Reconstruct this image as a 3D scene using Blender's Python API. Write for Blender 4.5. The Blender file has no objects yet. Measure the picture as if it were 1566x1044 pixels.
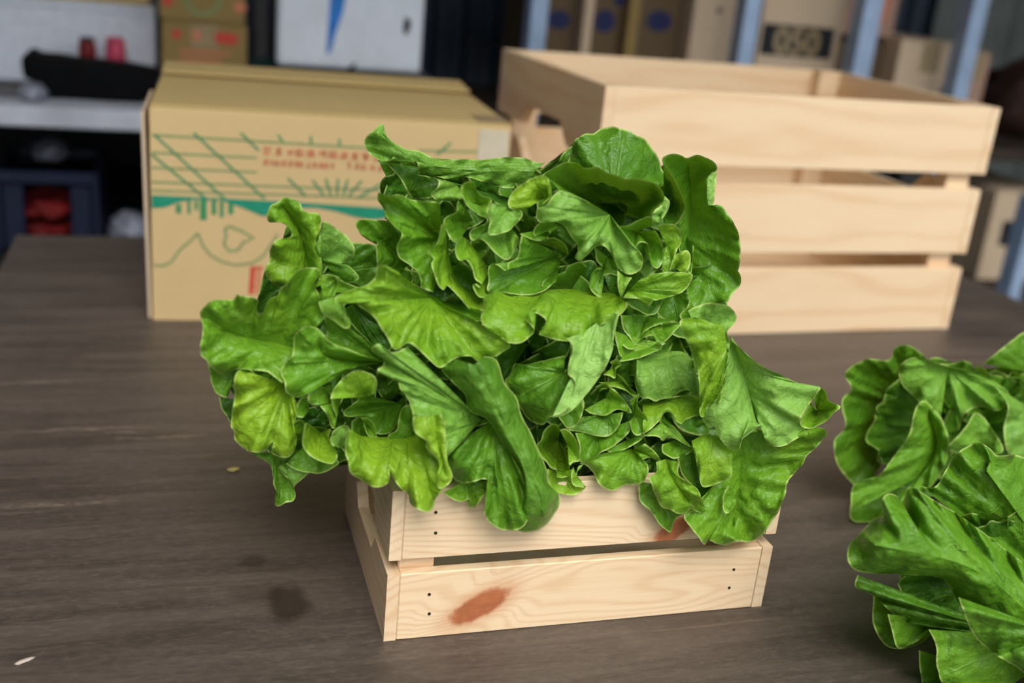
import bpy, bmesh, math, random
import numpy as np
from mathutils import Vector, Matrix, noise as mnoise

# ------------------------------------------------------------------ camera, world, exposure
sc = bpy.context.scene
COL = sc.collection
TZ = 0.75                                   # height of the table top above the floor
F_PX = 1668.72
CAM = np.array([0.0, 0.0, TZ + 0.4356])
RT = np.array([0.95641812, -0.27656772, 0.09367323])
UP = np.array([0.00969734, 0.35070498, 0.93643579])
FW = np.array([0.29183958, 0.89471577, -0.33810257])
cd = bpy.data.cameras.new('camera')
cd.sensor_width = 36.0
cd.lens = F_PX * 36.0 / 1566.0
cd.clip_start = 0.02
cd.dof.use_dof = True
cd.dof.focus_distance = 0.735
cd.dof.aperture_fstop = 3.9
cam = bpy.data.objects.new('camera', cd)
cam.matrix_world = Matrix(((RT[0], UP[0], -FW[0], CAM[0]), (RT[1], UP[1], -FW[1], CAM[1]),
                           (RT[2], UP[2], -FW[2], CAM[2]), (0, 0, 0, 1)))
COL.objects.link(cam)
sc.camera = cam
sc.view_settings.view_transform = 'Standard'
sc.view_settings.look = 'None'
sc.view_settings.gamma = 1.0
sc.view_settings.use_curve_mapping = False
sc.view_settings.exposure = 0.35
sc.cycles.max_bounces = 7
sc.cycles.diffuse_bounces = 3
sc.cycles.glossy_bounces = 2
sc.cycles.transmission_bounces = 3
w = bpy.data.worlds.new('overcast_sky')
sc.world = w
w.use_nodes = True
bg = w.node_tree.nodes['Background']
bg.inputs[0].default_value = (0.93, 0.97, 1.0, 1)
bg.inputs[1].default_value = 1.15
sun = bpy.data.lights.new('hazy_daylight', 'SUN')
sun.energy = 2.2
sun.angle = math.radians(34)
sun.color = (1.0, 0.97, 0.92)
suno = bpy.data.objects.new('hazy_daylight', sun)
COL.objects.link(suno)
suno.rotation_euler = Vector((0.06, 0.62, -0.78)).to_track_quat('-Z', 'Y').to_euler()


# ------------------------------------------------------------------ helpers
def srgb(r, g, b):
    f = lambda c: (c / 255.0) / 12.92 if c <= 10 else (((c / 255.0) + 0.055) / 1.055) ** 2.4
    return (f(r), f(g), f(b), 1.0)


def at(px, py, Y):
    """photo measurement -> world point on the plane y = Y (metres)"""
    a = (np.asarray(px, float) - 783.0) / F_PX
    b = (np.asarray(py, float) - 522.0) / F_PX
    dx = FW[0] + RT[0] * a - UP[0] * b
    dy = FW[1] + RT[1] * a - UP[1] * b
    dz = FW[2] + RT[2] * a - UP[2] * b
    t = np.asarray(Y, float) / dy
    return np.stack([dx * t, np.asarray(Y, float) + 0 * t, CAM[2] + dz * t], -1)


def on_z(px, py, z):
    a = (px - 783.0) / F_PX; b = (py - 522.0) / F_PX
    d = FW + RT * a - UP * b
    return CAM + d * ((z - CAM[2]) / d[2])


def tag(o, label=None, cat=None, group=None, kind=None):
    if label: o['label'] = label
    if cat: o['category'] = cat
    if group: o['group'] = group
    if kind: o['kind'] = kind
    return o


def empty(name, loc=(0, 0, 0), rz=0.0):
    o = bpy.data.objects.new(name, None)
    o.empty_display_size = 0.05
    o.location = loc
    o.rotation_euler = (0, 0, rz)
    COL.objects.link(o)
    return o


def link(name, me, mat, parent=None, loc=(0, 0, 0), rot=(0, 0, 0), smooth=False):
    if mat is not None and len(me.materials) == 0:
        me.materials.append(mat)
    if smooth:
        me.polygons.foreach_set('use_smooth', [True] * len(me.polygons))
    o = bpy.data.objects.new(name, me)
    o.location = loc
    o.rotation_euler = rot
    COL.objects.link(o)
    if parent is not None:
        o.parent = parent
    return o


def raw(name, verts, faces):
    me = bpy.data.meshes.new(name)
    me.from_pydata([tuple(v) for v in verts], [], faces)
    me.update()
    return me


def box_me(name, sx, sy, sz, bev=0.0, seg=2):
    bm = bmesh.new()
    bmesh.ops.create_cube(bm, size=1.0)
    for v in bm.verts:
        v.co.x *= sx; v.co.y *= sy; v.co.z *= sz
    if bev > 0:
        bmesh.ops.bevel(bm, geom=list(bm.edges), offset=bev, segments=seg, affect='EDGES', profile=0.6)
    me = bpy.data.meshes.new(name)
    bm.to_mesh(me); bm.free()
    return me


def prism_me(name, pts, depth, bev=0.0):
    """polygon in the local xz plane, thickness along y (centred)"""
    bm = bmesh.new()
    vs = [bm.verts.new((x, -depth / 2, z)) for x, z in pts]
    f = bm.faces.new(vs)
    r = bmesh.ops.extrude_face_region(bm, geom=[f])
    for g in r['geom']:
        if isinstance(g, bmesh.types.BMVert):
            g.co.y += depth
    bmesh.ops.recalc_face_normals(bm, faces=list(bm.faces))
    if bev > 0:
        bmesh.ops.bevel(bm, geom=list(bm.edges), offset=bev, segments=1, affect='EDGES')
    me = bpy.data.meshes.new(name)
    bm.to_mesh(me); bm.free()
    return me


def lathe_me(name, prof, n=24):
    vs, fs = [], []
    for r, z in prof:
        for k in range(n):
            a = 2 * math.pi * k / n
            vs.append((r * math.cos(a), r * math.sin(a), z))
    m = len(prof)
    for i in range(m - 1):
        for k in range(n):
            k2 = (k + 1) % n
            fs.append((i * n + k, i * n + k2, (i + 1) * n + k2, (i + 1) * n + k))
    fs.append(tuple(range(n - 1, -1, -1)))
    fs.append(tuple((m - 1) * n + k for k in range(n)))
    return raw(name, vs, fs)


class NT:
    """tiny node-tree writer"""
    def __init__(self, name):
        self.m = bpy.data.materials.new(name)
        self.m.use_nodes = True
        self.t = self.m.node_tree
        self.t.nodes.clear()
        self.out = self.t.nodes.new('ShaderNodeOutputMaterial')

    def node(self, typ, **kw):
        n = self.t.nodes.new(typ)
        for k, v in kw.items():
            setattr(n, k, v)
        return n

    def put(self, sock, v):
        if isinstance(v, bpy.types.NodeSocket):
            self.t.links.new(v, sock)
        elif v is not None:
            if isinstance(v, (int, float)) and sock.type in ('VECTOR', 'RGBA'):
                v = (v, v, v) if sock.type == 'VECTOR' else (v, v, v, 1)
            sock.default_value = v

    def math(self, op, a, b=None, c=None, clamp=False):
        n = self.node('ShaderNodeMath', operation=op, use_clamp=clamp)
        self.put(n.inputs[0], a)
        if b is not None: self.put(n.inputs[1], b)
        if c is not None: self.put(n.inputs[2], c)
        return n.outputs[0]

    def vmath(self, op, a, b=None):
        n = self.node('ShaderNodeVectorMath', operation=op)
        self.put(n.inputs[0], a)
        if b is not None: self.put(n.inputs[1], b)
        return n.outputs[0]

    def xyz(self, v):
        n = self.node('ShaderNodeSeparateXYZ'); self.put(n.inputs[0], v)
        return n.outputs

    def comb(self, x, y, z):
        n = self.node('ShaderNodeCombineXYZ')
        for i, q in enumerate((x, y, z)): self.put(n.inputs[i], q)
        return n.outputs[0]

    def noise(self, vec, scale, detail=3.0, rough=0.55, dist=0.0):
        n = self.node('ShaderNodeTexNoise')
        self.put(n.inputs['Vector'], vec)
        n.inputs['Scale'].default_value = scale
        n.inputs['Detail'].default_value = detail
        n.inputs['Roughness'].default_value = rough
        n.inputs['Distortion'].default_value = dist
        return n.outputs[0]

    def voronoi(self, vec, scale, feature='F1'):
        n = self.node('ShaderNodeTexVoronoi', feature=feature)
        self.put(n.inputs['Vector'], vec)
        n.inputs['Scale'].default_value = scale
        return n.outputs[0]

    def mix(self, fac, a, b, blend='MIX'):
        n = self.node('ShaderNodeMix', data_type='RGBA', blend_type=blend)
        self.put(n.inputs[0], fac); self.put(n.inputs[6], a); self.put(n.inputs[7], b)
        return n.outputs[2]

    def smooth(self, v, lo, hi):
        n = self.node('ShaderNodeMapRange', interpolation_type='SMOOTHSTEP')
        self.put(n.inputs[0], v)
        n.inputs[1].default_value = lo; n.inputs[2].default_value = hi
        return n.outputs[0]

    def attr(self, name):
        n = self.node('ShaderNodeAttribute', attribute_name=name)
        return n.outputs['Fac']

    def obj(self):
        return self.node('ShaderNodeTexCoord').outputs['Object']

    def rnd(self):
        return self.node('ShaderNodeObjectInfo').outputs['Random']

    def bump(self, h, strength=0.3, dist=0.002, normal=None):
        n = self.node('ShaderNodeBump')
        n.inputs['Strength'].default_value = strength
        n.inputs['Distance'].default_value = dist
        self.put(n.inputs['Height'], h)
        if normal is not None: self.put(n.inputs['Normal'], normal)
        return n.outputs[0]

    def bsdf(self, color, rough=0.6, normal=None, spec=0.4, metal=0.0, **kw):
        n = self.node('ShaderNodeBsdfPrincipled')
        self.put(n.inputs['Base Color'], color)
        self.put(n.inputs['Roughness'], rough)
        self.put(n.inputs['Specular IOR Level'], spec)
        self.put(n.inputs['Metallic'], metal)
        if normal is not None: self.put(n.inputs['Normal'], normal)
        for k, v in kw.items(): self.put(n.inputs[k], v)
        return n.outputs[0]

    def done(self, shader):
        self.t.links.new(shader, self.out.inputs[0])
        return self.m


def plain(name, rgb, rough=0.6, var=0.12, scale=30.0, spec=0.4, metal=0.0, bumps=0.15):
    N = NT(name)
    v = N.obj()
    n1 = N.noise(v, scale, 4)
    c = srgb(*rgb)
    d = tuple(x * (1 - 2.2 * var) for x in c[:3]) + (1,)
    l = tuple(min(1, x * (1 + 1.2 * var)) for x in c[:3]) + (1,)
    colr = N.mix(N.smooth(n1, 0.25, 0.75), d, l)
    return N.done(N.bsdf(colr, rough, N.bump(n1, bumps, 0.002), spec, metal))


def pine(name, light=(236, 210, 175), dark=(218, 178, 136), knots=(), freq=95.0, rough=0.55, dist=0.05):
    """knots: (x, z, half_len, half_h, tilt) in the slat's own metres"""
    N = NT(name)
    o = N.xyz(N.obj())
    r = N.rnd()
    off = N.math('MULTIPLY', r, 37.0)
    x, y, z = o[0], o[1], o[2]
    zz = z
    kmask = None; core = None
    for (kx, kz, hl, hh, tilt) in knots:
        dx = N.math('SUBTRACT', x, kx); dz = N.math('SUBTRACT', z, kz)
        ca, sa = math.cos(tilt), math.sin(tilt)
        a = N.math('ADD', N.math('MULTIPLY', dx, ca / hl), N.math('MULTIPLY', dz, sa / hl))
        b = N.math('SUBTRACT', N.math('MULTIPLY', dz, ca / hh), N.math('MULTIPLY', dx, sa / hh))
        nz = N.noise(N.obj(), 120.0, 3)
        d = N.math('SQRT', N.math('ADD', N.math('MULTIPLY', a, a), N.math('MULTIPLY', b, b)))
        d = N.math('ADD', d, N.math('MULTIPLY', N.math('SUBTRACT', nz, 0.5), 0.5))
        g = N.smooth(d, 3.2, 0.6)
        zz = N.math('ADD', zz, N.math('MULTIPLY', N.math('MULTIPLY', b, g), 0.010))
        k = N.smooth(d, 1.15, 0.75)
        halo = N.smooth(d, 1.9, 0.8)
        kmask = k if kmask is None else N.math('MAXIMUM', kmask, k)
        core = halo if core is None else N.math('MAXIMUM', core, halo)
    lowv = N.comb(N.math('ADD', N.math('MULTIPLY', x, 3.0), off), N.math('MULTIPLY', y, 14.0), N.math('ADD', N.math('MULTIPLY', zz, 14.0), off))
    low = N.noise(lowv, 1.0, 2)
    ring = N.math('SINE', N.math('MULTIPLY', N.math('ADD', zz, N.math('MULTIPLY', low, dist * 2)), freq * 6.28))
    ring = N.math('POWER', N.math('ADD', N.math('MULTIPLY', ring, 0.5), 0.5), 2.5)
    fine = N.noise(N.comb(N.math('ADD', N.math('MULTIPLY', x, 18.0), off), N.math('MULTIPLY', y, 600.0), N.math('MULTIPLY', z, 600.0)), 1.0, 3)
    broad = N.noise(lowv, 0.8, 2)
    fac = N.math('ADD', N.math('MULTIPLY', ring, 0.45), N.math('ADD', N.math('MULTIPLY', N.math('SUBTRACT', fine, 0.5), 0.5), N.math('MULTIPLY', N.math('SUBTRACT', broad, 0.45), 1.3)), clamp=True)
    c = N.mix(fac, srgb(*light), srgb(*dark))
    if kmask is not None:
        c = N.mix(N.math('MULTIPLY', core, 0.45), c, srgb(196, 120, 70))
        kc = N.mix(N.noise(N.obj(), 160.0, 4), srgb(120, 52, 22), srgb(196, 104, 52))
        c = N.mix(N.math('MULTIPLY', kmask, 0.85), c, kc)
    h = N.math('ADD', fine, N.math('MULTIPLY', ring, 0.3))
    return N.done(N.bsdf(c, rough, N.bump(h, 0.12, 0.001), 0.35))


def cardboard(name, rgb, rough=0.8):
    N = NT(name)
    v = N.obj()
    o = N.xyz(v)
    n1 = N.noise(v, 9.0, 4)
    fib = N.noise(N.comb(N.math('MULTIPLY', o[0], 40), N.math('MULTIPLY', o[1], 300), N.math('MULTIPLY', o[2], 300)), 1.0, 3)
    c = srgb(*rgb)
    d = tuple(x * 0.86 for x in c[:3]) + (1,)
    l = tuple(min(1, x * 1.08) for x in c[:3]) + (1,)
    cc = N.mix(N.math('ADD', N.math('MULTIPLY', n1, 0.7), N.math('MULTIPLY', fib, 0.3)), d, l)
    flute = N.math('SINE', N.math('MULTIPLY', o[0], 1400.0))
    return N.done(N.bsdf(cc, rough, N.bump(N.math('ADD', fib, N.math('MULTIPLY', flute, 0.25)), 0.08, 0.001), 0.2))


# ------------------------------------------------------------------ materials of the place
M = {}
M['pine'] = pine('pine_wood')
M['pine_warm'] = pine('pine_wood_warm', (236, 208, 171), (220, 177, 132), freq=26.0, dist=0.06)
M['pine_knot_low'] = pine('pine_knot_low', (238, 211, 174), (220, 180, 138), knots=((-0.076, -0.004, 0.0225, 0.0095, 0.50),), freq=190.0)
M['pine_knot_up'] = pine('pine_knot_up', (238, 211, 174), (218, 178, 136), knots=((0.059, -0.0165, 0.016, 0.0075, 0.55),), freq=170.0)
M['nail'] = plain('dark_nail', (40, 30, 24), 0.6)
M['carton'] = cardboard('cardboard_tan', (212, 184, 134))
M['carton_grey'] = cardboard('cardboard_grey_tan', (212, 188, 160))
M['carton_top_shaded'] = cardboard('cardboard_top_shaded', (184, 160, 108))  # same cardboard as the sides, darkened for the weaker light on top
M['carton_dark'] = cardboard('cardboard_dark', (104, 86, 64))  # cardboard with shade put into its colour, for the shaded cartons
M['carton_pink'] = cardboard('cardboard_pinkish', (176, 142, 124))
M['carton_olive'] = cardboard('cardboard_olive', (150, 126, 78))
M['tape'] = plain('packing_tape', (206, 194, 170), 0.35, 0.05)
M['tape_dull'] = plain('dull_tape', (158, 136, 100), 0.4, 0.05)
M['ink_green'] = plain('ink_green', (64, 142, 96), 0.8, 0.08, 200, 0.2)
M['ink_pale_green'] = plain('ink_pale_green', (128, 152, 104), 0.8, 0.08, 200, 0.2)
M['ink_teal'] = plain('ink_teal', (40, 142, 112), 0.8, 0.05, 100, 0.2)
M['ink_red'] = plain('ink_red', (206, 78, 66), 0.8, 0.06, 100, 0.2)
M['ink_pale_red'] = plain('ink_pale_red', (208, 132, 98), 0.8, 0.06, 100, 0.2)
M['ink_black'] = plain('ink_black', (22, 24, 30), 0.7, 0.05)
M['ink_navy'] = plain('ink_navy', (26, 34, 82), 0.7, 0.05)
M['ink_blue'] = plain('ink_blue', (44, 128, 214), 0.6, 0.1, 20)
M['foam'] = plain('white_foam', (226, 232, 244), 0.75, 0.04, 60)
M['white_board'] = plain('white_board', (230, 236, 246), 0.55, 0.03, 20)
M['black_cloth'] = plain('black_cloth', (9, 10, 13), 0.85, 0.2, 30, 0.15)
M['can_red'] = plain('can_red', (120, 16, 24), 0.35, 0.1)
M['can_dark'] = plain('can_dark', (26, 14, 16), 0.4, 0.1)
M['can_pink'] = plain('can_pink', (206, 74, 104), 0.35, 0.1)
M['bench_white'] = plain('bench_white', (204, 208, 222), 0.6, 0.1, 12)
M['bench_dark'] = plain('bench_dark', (28, 30, 34), 0.7, 0.1)
M['navy'] = plain('navy_sheet_metal', (44, 55, 72), 0.5, 0.1, 6, 0.4)
M['greysheet'] = plain('grey_sheet_metal', (112, 118, 114), 0.5, 0.1, 6, 0.4)
M['steel'] = plain('blue_grey_steel', (160, 182, 212), 0.45, 0.08, 14, 0.4, 0.2)
M['grey'] = plain('grey_board', (92, 90, 92), 0.7, 0.08)
M['teal'] = plain('teal_plastic', (14, 62, 60), 0.45, 0.08)
M['blue_plastic'] = plain('blue_plastic', (22, 30, 58), 0.45, 0.08)
M['red_sack'] = plain('red_sack', (120, 14, 18), 0.7, 0.25, 40)
M['brown_sack'] = plain('brown_sack', (64, 40, 30), 0.8, 0.25, 12)
M['film'] = plain('milky_film', (150, 154, 170), 0.3, 0.15, 30)
M['concrete'] = plain('concrete', (104, 102, 98), 0.85, 0.12, 4)
M['roofmat'] = plain('roof_sheet', (92, 94, 96), 0.7, 0.08, 4)
M['wallmat'] = plain('side_wall', (78, 78, 80), 0.8, 0.08, 4)
M['shelf_dark'] = plain('shelf_dark', (58, 46, 36), 0.7, 0.1)


def table_material():
    N = NT('weathered_plywood')
    v = N.obj()
    o = N.xyz(v)
    st = N.comb(N.math('MULTIPLY', o[0], 5.0), N.math('MULTIPLY', o[1], 60.0), o[2])
    grain = N.noise(st, 1.0, 6, 0.65, 0.3)
    fine = N.noise(N.comb(N.math('MULTIPLY', o[0], 110.0), N.math('MULTIPLY', o[1], 330.0), o[2]), 1.0, 6, 0.75, 0.5)
    speck = N.noise(v, 420.0, 4, 0.75)
    blot = N.noise(v, 7.0, 5, 0.6)
    c = N.mix(N.smooth(grain, 0.25, 0.75), srgb(62, 54, 48), srgb(94, 83, 75))
    c = N.mix(N.math('MULTIPLY', N.smooth(fine, 0.40, 0.78), 0.5), c, srgb(122, 108, 97))
    c = N.mix(N.math('MULTIPLY', N.smooth(speck, 0.56, 0.72), 0.40), c, srgb(46, 39, 34))
    c = N.mix(N.math('MULTIPLY', N.smooth(blot, 0.52, 0.72), 0.50), c, srgb(62, 52, 46))
    # pale worn streaks along the grain
    sk = N.noise(N.comb(N.math('MULTIPLY', o[0], 3.0), N.math('MULTIPLY', o[1], 85.0), 3.7), 1.0, 2, 0.5)
    c = N.mix(N.math('MULTIPLY', N.smooth(sk, 0.68, 0.8), 0.4), c, srgb(150, 128, 108))
    for (px, py, rx, ry, k) in ((440, 922, 0.016, 0.026, 0.8), (386, 858, 0.012, 0.010, 0.5), (395, 905, 0.022, 0.012, 0.35),
                                (1440, 470, 0.05, 0.03, 0.2)):
        p = on_z(px, py, TZ)
        a = N.math('DIVIDE', N.math('SUBTRACT', o[0], p[0]), rx)
        b = N.math('DIVIDE', N.math('SUBTRACT', o[1], p[1]), ry)
        d = N.math('SQRT', N.math('ADD', N.math('MULTIPLY', a, a), N.math('MULTIPLY', b, b)))
        d = N.math('ADD', d, N.math('MULTIPLY', N.math('SUBTRACT', N.noise(v, 60.0, 3), 0.5), 1.0))
        c = N.mix(N.math('MULTIPLY', N.smooth(d, 1.25, 0.5), k), c, srgb(38, 28, 20))
    for (px, py, hl) in ((130, 655, 0.055), (60, 585, 0.05), (250, 668, 0.06), (90, 770, 0.06), (190, 660, 0.02)):
        p = on_z(px, py, TZ)
        a = N.math('DIVIDE', N.math('SUBTRACT', o[0], p[0]), hl)
        wob = N.math('MULTIPLY', N.math('SUBTRACT', N.noise(v, 25.0, 3), 0.5), 0.016)
        b = N.math('DIVIDE', N.math('ADD', N.math('SUBTRACT', o[1], p[1]), wob), 0.004)
        d = N.math('SQRT', N.math('ADD', N.math('MULTIPLY', a, a), N.math('MULTIPLY', b, b)))
        c = N.mix(N.math('MULTIPLY', N.math('MULTIPLY', N.smooth(d, 1.3, 0.1), N.smooth(fine, 0.35, 0.65)), 0.6), c, srgb(150, 131, 114))
    h = N.math('ADD', grain, N.math('MULTIPLY', fine, 0.6))
    return N.done(N.bsdf(c, N.math('ADD', N.math('MULTIPLY', grain, 0.22), 0.36), N.bump(h, 0.25, 0.0015), 0.5))


M['table'] = table_material()

# ------------------------------------------------------------------ the setting
def struct(name, me, mat, loc=(0, 0, 0), rot=(0, 0, 0)):
    return tag(link(name, me, mat, None, loc, rot), kind='structure')


def corrugated(name, x0, x1, y, z0, z1, mat, pitch=0.09, dep=0.022):
    vs, fs = [], []
    x = x0; k = 0; prof = []
    while x < x1:
        for f, d in ((0, 0), (0.38, 0), (0.5, 1), (0.88, 1)):
            prof.append((min(x1, x + f * pitch), y + d * dep))
        x += pitch
    for (px, py) in prof:
        vs += [(px, py, z0), (px, py, z1)]
    n = len(prof)
    for i in range(n - 1):
        fs.append((2 * i, 2 * i + 2, 2 * i + 3, 2 * i + 1))
    for (px, py) in reversed(prof):
        vs += [(px, y + 0.05, z0), (px, y + 0.05, z1)]
    return raw(name, vs, fs)


RZ = 2.9
struct('floor', box_me('floor', 5.5, 8.0, 0.1), M['concrete'], (1.55, 0.0, -0.05))
struct('wall_back', corrugated('wall_back', -1.1, 2.42, 3.10, 0.0, RZ, M['navy']), M['navy'])
struct('wall_back_right', corrugated('wall_back_right', 2.30, 4.2, 3.08, 0.0, RZ, M['greysheet'], 0.16), M['greysheet'])
struct('wall_left_sky_block', box_me('wall_left_sky_block', 0.1, 6.1, RZ), M['wallmat'], (-1.15, 0.1, RZ / 2))  # unseen; drawn in close and dark to block sky light from the left
struct('wall_right', box_me('wall_right', 0.1, 4.4, RZ), M['wallmat'], (4.25, 0.95, RZ / 2))
struct('ceiling', box_me('ceiling', 5.5, 3.05, 0.06), M['roofmat'], (1.55, 1.625, RZ + 0.03))  # unseen; front edge set back to let in more overhead light

# ------------------------------------------------------------------ table
TX0, TX1, TY0, TY1 = -0.2144, 1.2366, 0.22, 1.5898
table = empty('work_table', ((TX0 + TX1) / 2, (TY0 + TY1) / 2, 0))
tag(table, 'weathered dark brown plywood work table under the crates and lettuce', 'table')
me = box_me('table_top', TX1 - TX0, TY1 - TY0, 0.03, 0.0015, 1)
me.transform(Matrix.Translation(((TX0 + TX1) / 2, (TY0 + TY1) / 2, TZ - 0.015)))
tt = link('table_top', me, M['table'], table)
tt.matrix_parent_inverse = Matrix.Translation(table.location).inverted()
lm = box_me('leg', 0.05, 0.05, TZ - 0.03, 0.002, 1)
for sx in (-1, 1):
    for sy in (-1, 1):
        link('leg', lm, M['bench_dark'], table, (sx * ((TX1 - TX0) / 2 - 0.08), sy * ((TY1 - TY0) / 2 - 0.08), (TZ - 0.03) / 2))
am = box_me('apron', TX1 - TX0 - 0.16, 0.025, 0.07, 0.001, 1)
for sy in (-1, 1):
    link('apron', am, M['bench_dark'], table, (0, sy * ((TY1 - TY0) / 2 - 0.08), TZ - 0.066))

# ------------------------------------------------------------------ slatted crates
def crate(name, label, O, yaw, W, D, h, g, t, rows, mats, post, nails):
    root = empty(name, (O[0], O[1], TZ), yaw)
    tag(root, label, 'crate')
    T = rows * h + (rows - 1) * g
    fm = box_me('slat', W - 2 * t - 0.0006, t, h, 0.0007, 1)
    cut = 0.30 * h
    L = D / 2
    def side_pts(up, dn):
        p = [(-L, -h / 2)]
        if dn: p += [(-0.46 * L, -h / 2), (-0.32 * L, -h / 2 + cut), (0.32 * L, -h / 2 + cut), (0.46 * L, -h / 2)]
        p += [(L, -h / 2), (L, h / 2)]
        if up: p += [(0.46 * L, h / 2), (0.32 * L, h / 2 - cut), (-0.32 * L, h / 2 - cut), (-0.46 * L, h / 2)]
        p += [(-L, h / 2)]
        return p
    for r in range(rows):
        z = h / 2 + r * (h + g)
        a = link('slat', fm if mats[r] == mats[-1] else fm.copy(), None, root, (W / 2, t / 2, z))
        a.data = fm.copy(); a.data.materials.clear(); a.data.materials.append(M[mats[r]])
        for (dx, dz) in nails:
            for sx in (-1, 1):
                nm = lathe_me('nail', [(0.0011, 0.0), (0.0011, 0.0006)], 10)
                link('nail', nm, M['nail'], a, (sx * (W / 2 - dx), -t / 2 + 0.0001, dz), (math.pi / 2, 0, 0))
        b = link('slat', fm, M[mats[-1]], root, (W / 2, D - t / 2, z))
        b.data = fm.copy(); b.data.materials.clear(); b.data.materials.append(M[mats[-1]])
        for x in (t / 2, W - t / 2):
            sm = prism_me('side_slat', side_pts(r == rows - 2, r == rows - 1), t)
            link('side_slat', sm, M[mats[-1]], root, (x, D / 2, z), (0, 0, math.pi / 2))
    pm = box_me('corner_post', post, post * 0.62, T - 0.001, 0.0008, 1)
    for x in (t + post / 2 + 0.0002, W - t - post / 2 - 0.0002):
        for y in (t + post * 0.31 + 0.0002, D - t - post * 0.31 - 0.0002):
            link('corner_post', pm, M[mats[-1]], root, (x, y, T / 2 + 0.0004))
    nb = 4
    bw = (D - 2 * t) / nb - 0.006
    bm_ = box_me('bottom_slat', W - 2 * t - 0.001, bw, t * 0.8, 0.0006, 1)
    for k in range(nb):
        link('bottom_slat', bm_, M[mats[-1]], root, (W / 2, t + (k + 0.5) * (D - 2 * t) / nb, t * 0.4 + 0.0012))
    return root


crate('small_crate', 'small two-tier pine slat crate holding the lettuce heads, with a red-brown knot', (0.1268, 0.5969), 0.0042,
      0.28, 0.1775, 0.0501, 0.0107, 0.008, 2, ['pine_knot_low', 'pine_knot_up', 'pine'], 0.024, ((0.0285, 0.0085), (0.0295, -0.0065)))
crate('large_crate', 'large empty three-tier pine slat crate behind the lettuce', (0.4586, 1.1604), 0.0474,
      0.5559, 0.367, 0.0863, 0.021, 0.012, 3, ['pine_warm', 'pine_warm', 'pine_warm', 'pine_warm'], 0.036, ())

# ------------------------------------------------------------------ printed cardboard box on the table
BO = np.array([-0.0283, 1.2319]); BYAW = -0.039; BW, BD, BH = 0.3991, 0.3008, 0.2406
BEX = np.array([math.cos(BYAW), math.sin(BYAW), 0.0]); BEY = np.array([-math.sin(BYAW), math.cos(BYAW), 0.0])
pbox = empty('cardboard_box', (BO[0], BO[1], TZ), BYAW)
tag(pbox, 'tan cardboard produce box printed with green landscape drawing and red lettering', 'box')


def panel(name, sx, sy, sz, loc, mat, rot=(0, 0, 0), bev=0.0008):
    return link(name, box_me(name, sx, sy, sz, bev, 1), mat, pbox, loc, rot)


th = 0.004
front = panel('front_panel', BW, th, BH, (BW / 2, th / 2, BH / 2), M['carton'])
panel('back_panel', BW, th, BH, (BW / 2, BD - th / 2, BH / 2), M['carton'])
panel('side_panel', th, BD - 2 * th, BH, (th / 2, BD / 2, BH / 2), M['carton'])
panel('side_panel', th, BD - 2 * th, BH, (BW - th / 2, BD / 2, BH / 2), M['carton'])
panel('bottom_panel', BW - 2 * th, BD - 2 * th, th, (BW / 2, BD / 2, th / 2 + 0.0005), M['carton'])
panel('top_flap', BW - 0.002, BD * 0.80, th, (BW / 2, BD * 0.40 + 0.001, BH + th * 0.45), M['carton_top_shaded'])
panel('top_flap', BW - 0.004, BD * 0.235, th, (BW / 2, BD * 0.885, BH + th * 0.45 + 0.008), M['carton_top_shaded'], (0.05, 0, 0))
# the left flap hangs open beside the box
panel('side_flap', 0.004, BD * 0.55, BH * 0.97, (-0.0050, BD * 0.285, BH * 0.49), M['carton_grey'], (0, -0.016, 0))
tp = panel('tape', 0.036, 0.0006, 0.20, (BW - 0.020, -0.0004, BH - 0.104), M['tape'])
tp = panel('tape', 0.036, 0.05, 0.0006, (BW - 0.020, 0.026, BH + th + 0.0006), M['tape_dull'])


def on_front(px, py):
    """photo measurement -> (x, z) on the box's front panel"""
    d = FW + RT * ((px - 783.0) / F_PX) - UP * ((py - 522.0) / F_PX)
    p0 = np.array([BO[0], BO[1], TZ])
    t = ((p0 - CAM) @ BEY) / (d @ BEY)
    q = CAM + d * t - p0
    return np.array([q @ BEX, q[2]])


def strip(name, pts, wid, mat, parent=pbox, y=-0.0005, closed=False):
    """printed line: a thin ribbon along points (x, z) on the front panel"""
    P = [np.array(p, float) for p in pts]
    if closed: P.append(P[0])
    vs, fs = [], []
    for i, p in enumerate(P):
        a = P[max(0, i - 1)]; b = P[min(len(P) - 1, i + 1)]
        t = b - a; t = t / (np.linalg.norm(t) + 1e-9); n = np.array([-t[1], t[0]]) * wid / 2
        vs += [(p[0] + n[0], y, p[1] + n[1]), (p[0] - n[0], y, p[1] - n[1])]
    for i in range(len(P) - 1):
        fs.append((2 * i, 2 * i + 1, 2 * i + 3, 2 * i + 2))
    return link(name, raw(name, vs, fs), mat, parent)


def fs_(*pp): return [on_front(*p) for p in pp]


for a, b in (((232, 206), (610, 229)), ((232, 233), (393, 241)), ((232, 256), (393, 263)), ((232, 278), (600, 291)), ((232, 291), (600, 303)), ((640, 230), (735, 232))):
    strip('printed_line', fs_(a, b), 0.0022, M['ink_pale_green'])
for a, b in (((236, 206), (346, 306)), ((232, 236), (318, 306)), ((296, 203), (405, 304)), ((368, 203), (396, 230)), ((440, 272), (468, 300)),
             ((478, 275), (496, 300)), ((498, 273), (506, 298)), ((517, 273), (515, 298)), ((532, 274), (525, 298)), ((553, 276), (533, 300)),
             ((592, 276), (546, 303)), ((425, 206), (432, 216)), ((475, 208), (476, 219)), ((519, 212), (519, 222)), ((690, 218), (668, 236))):
    strip('printed_line', fs_(a, b), 0.0026, M['ink_green'])


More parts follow.
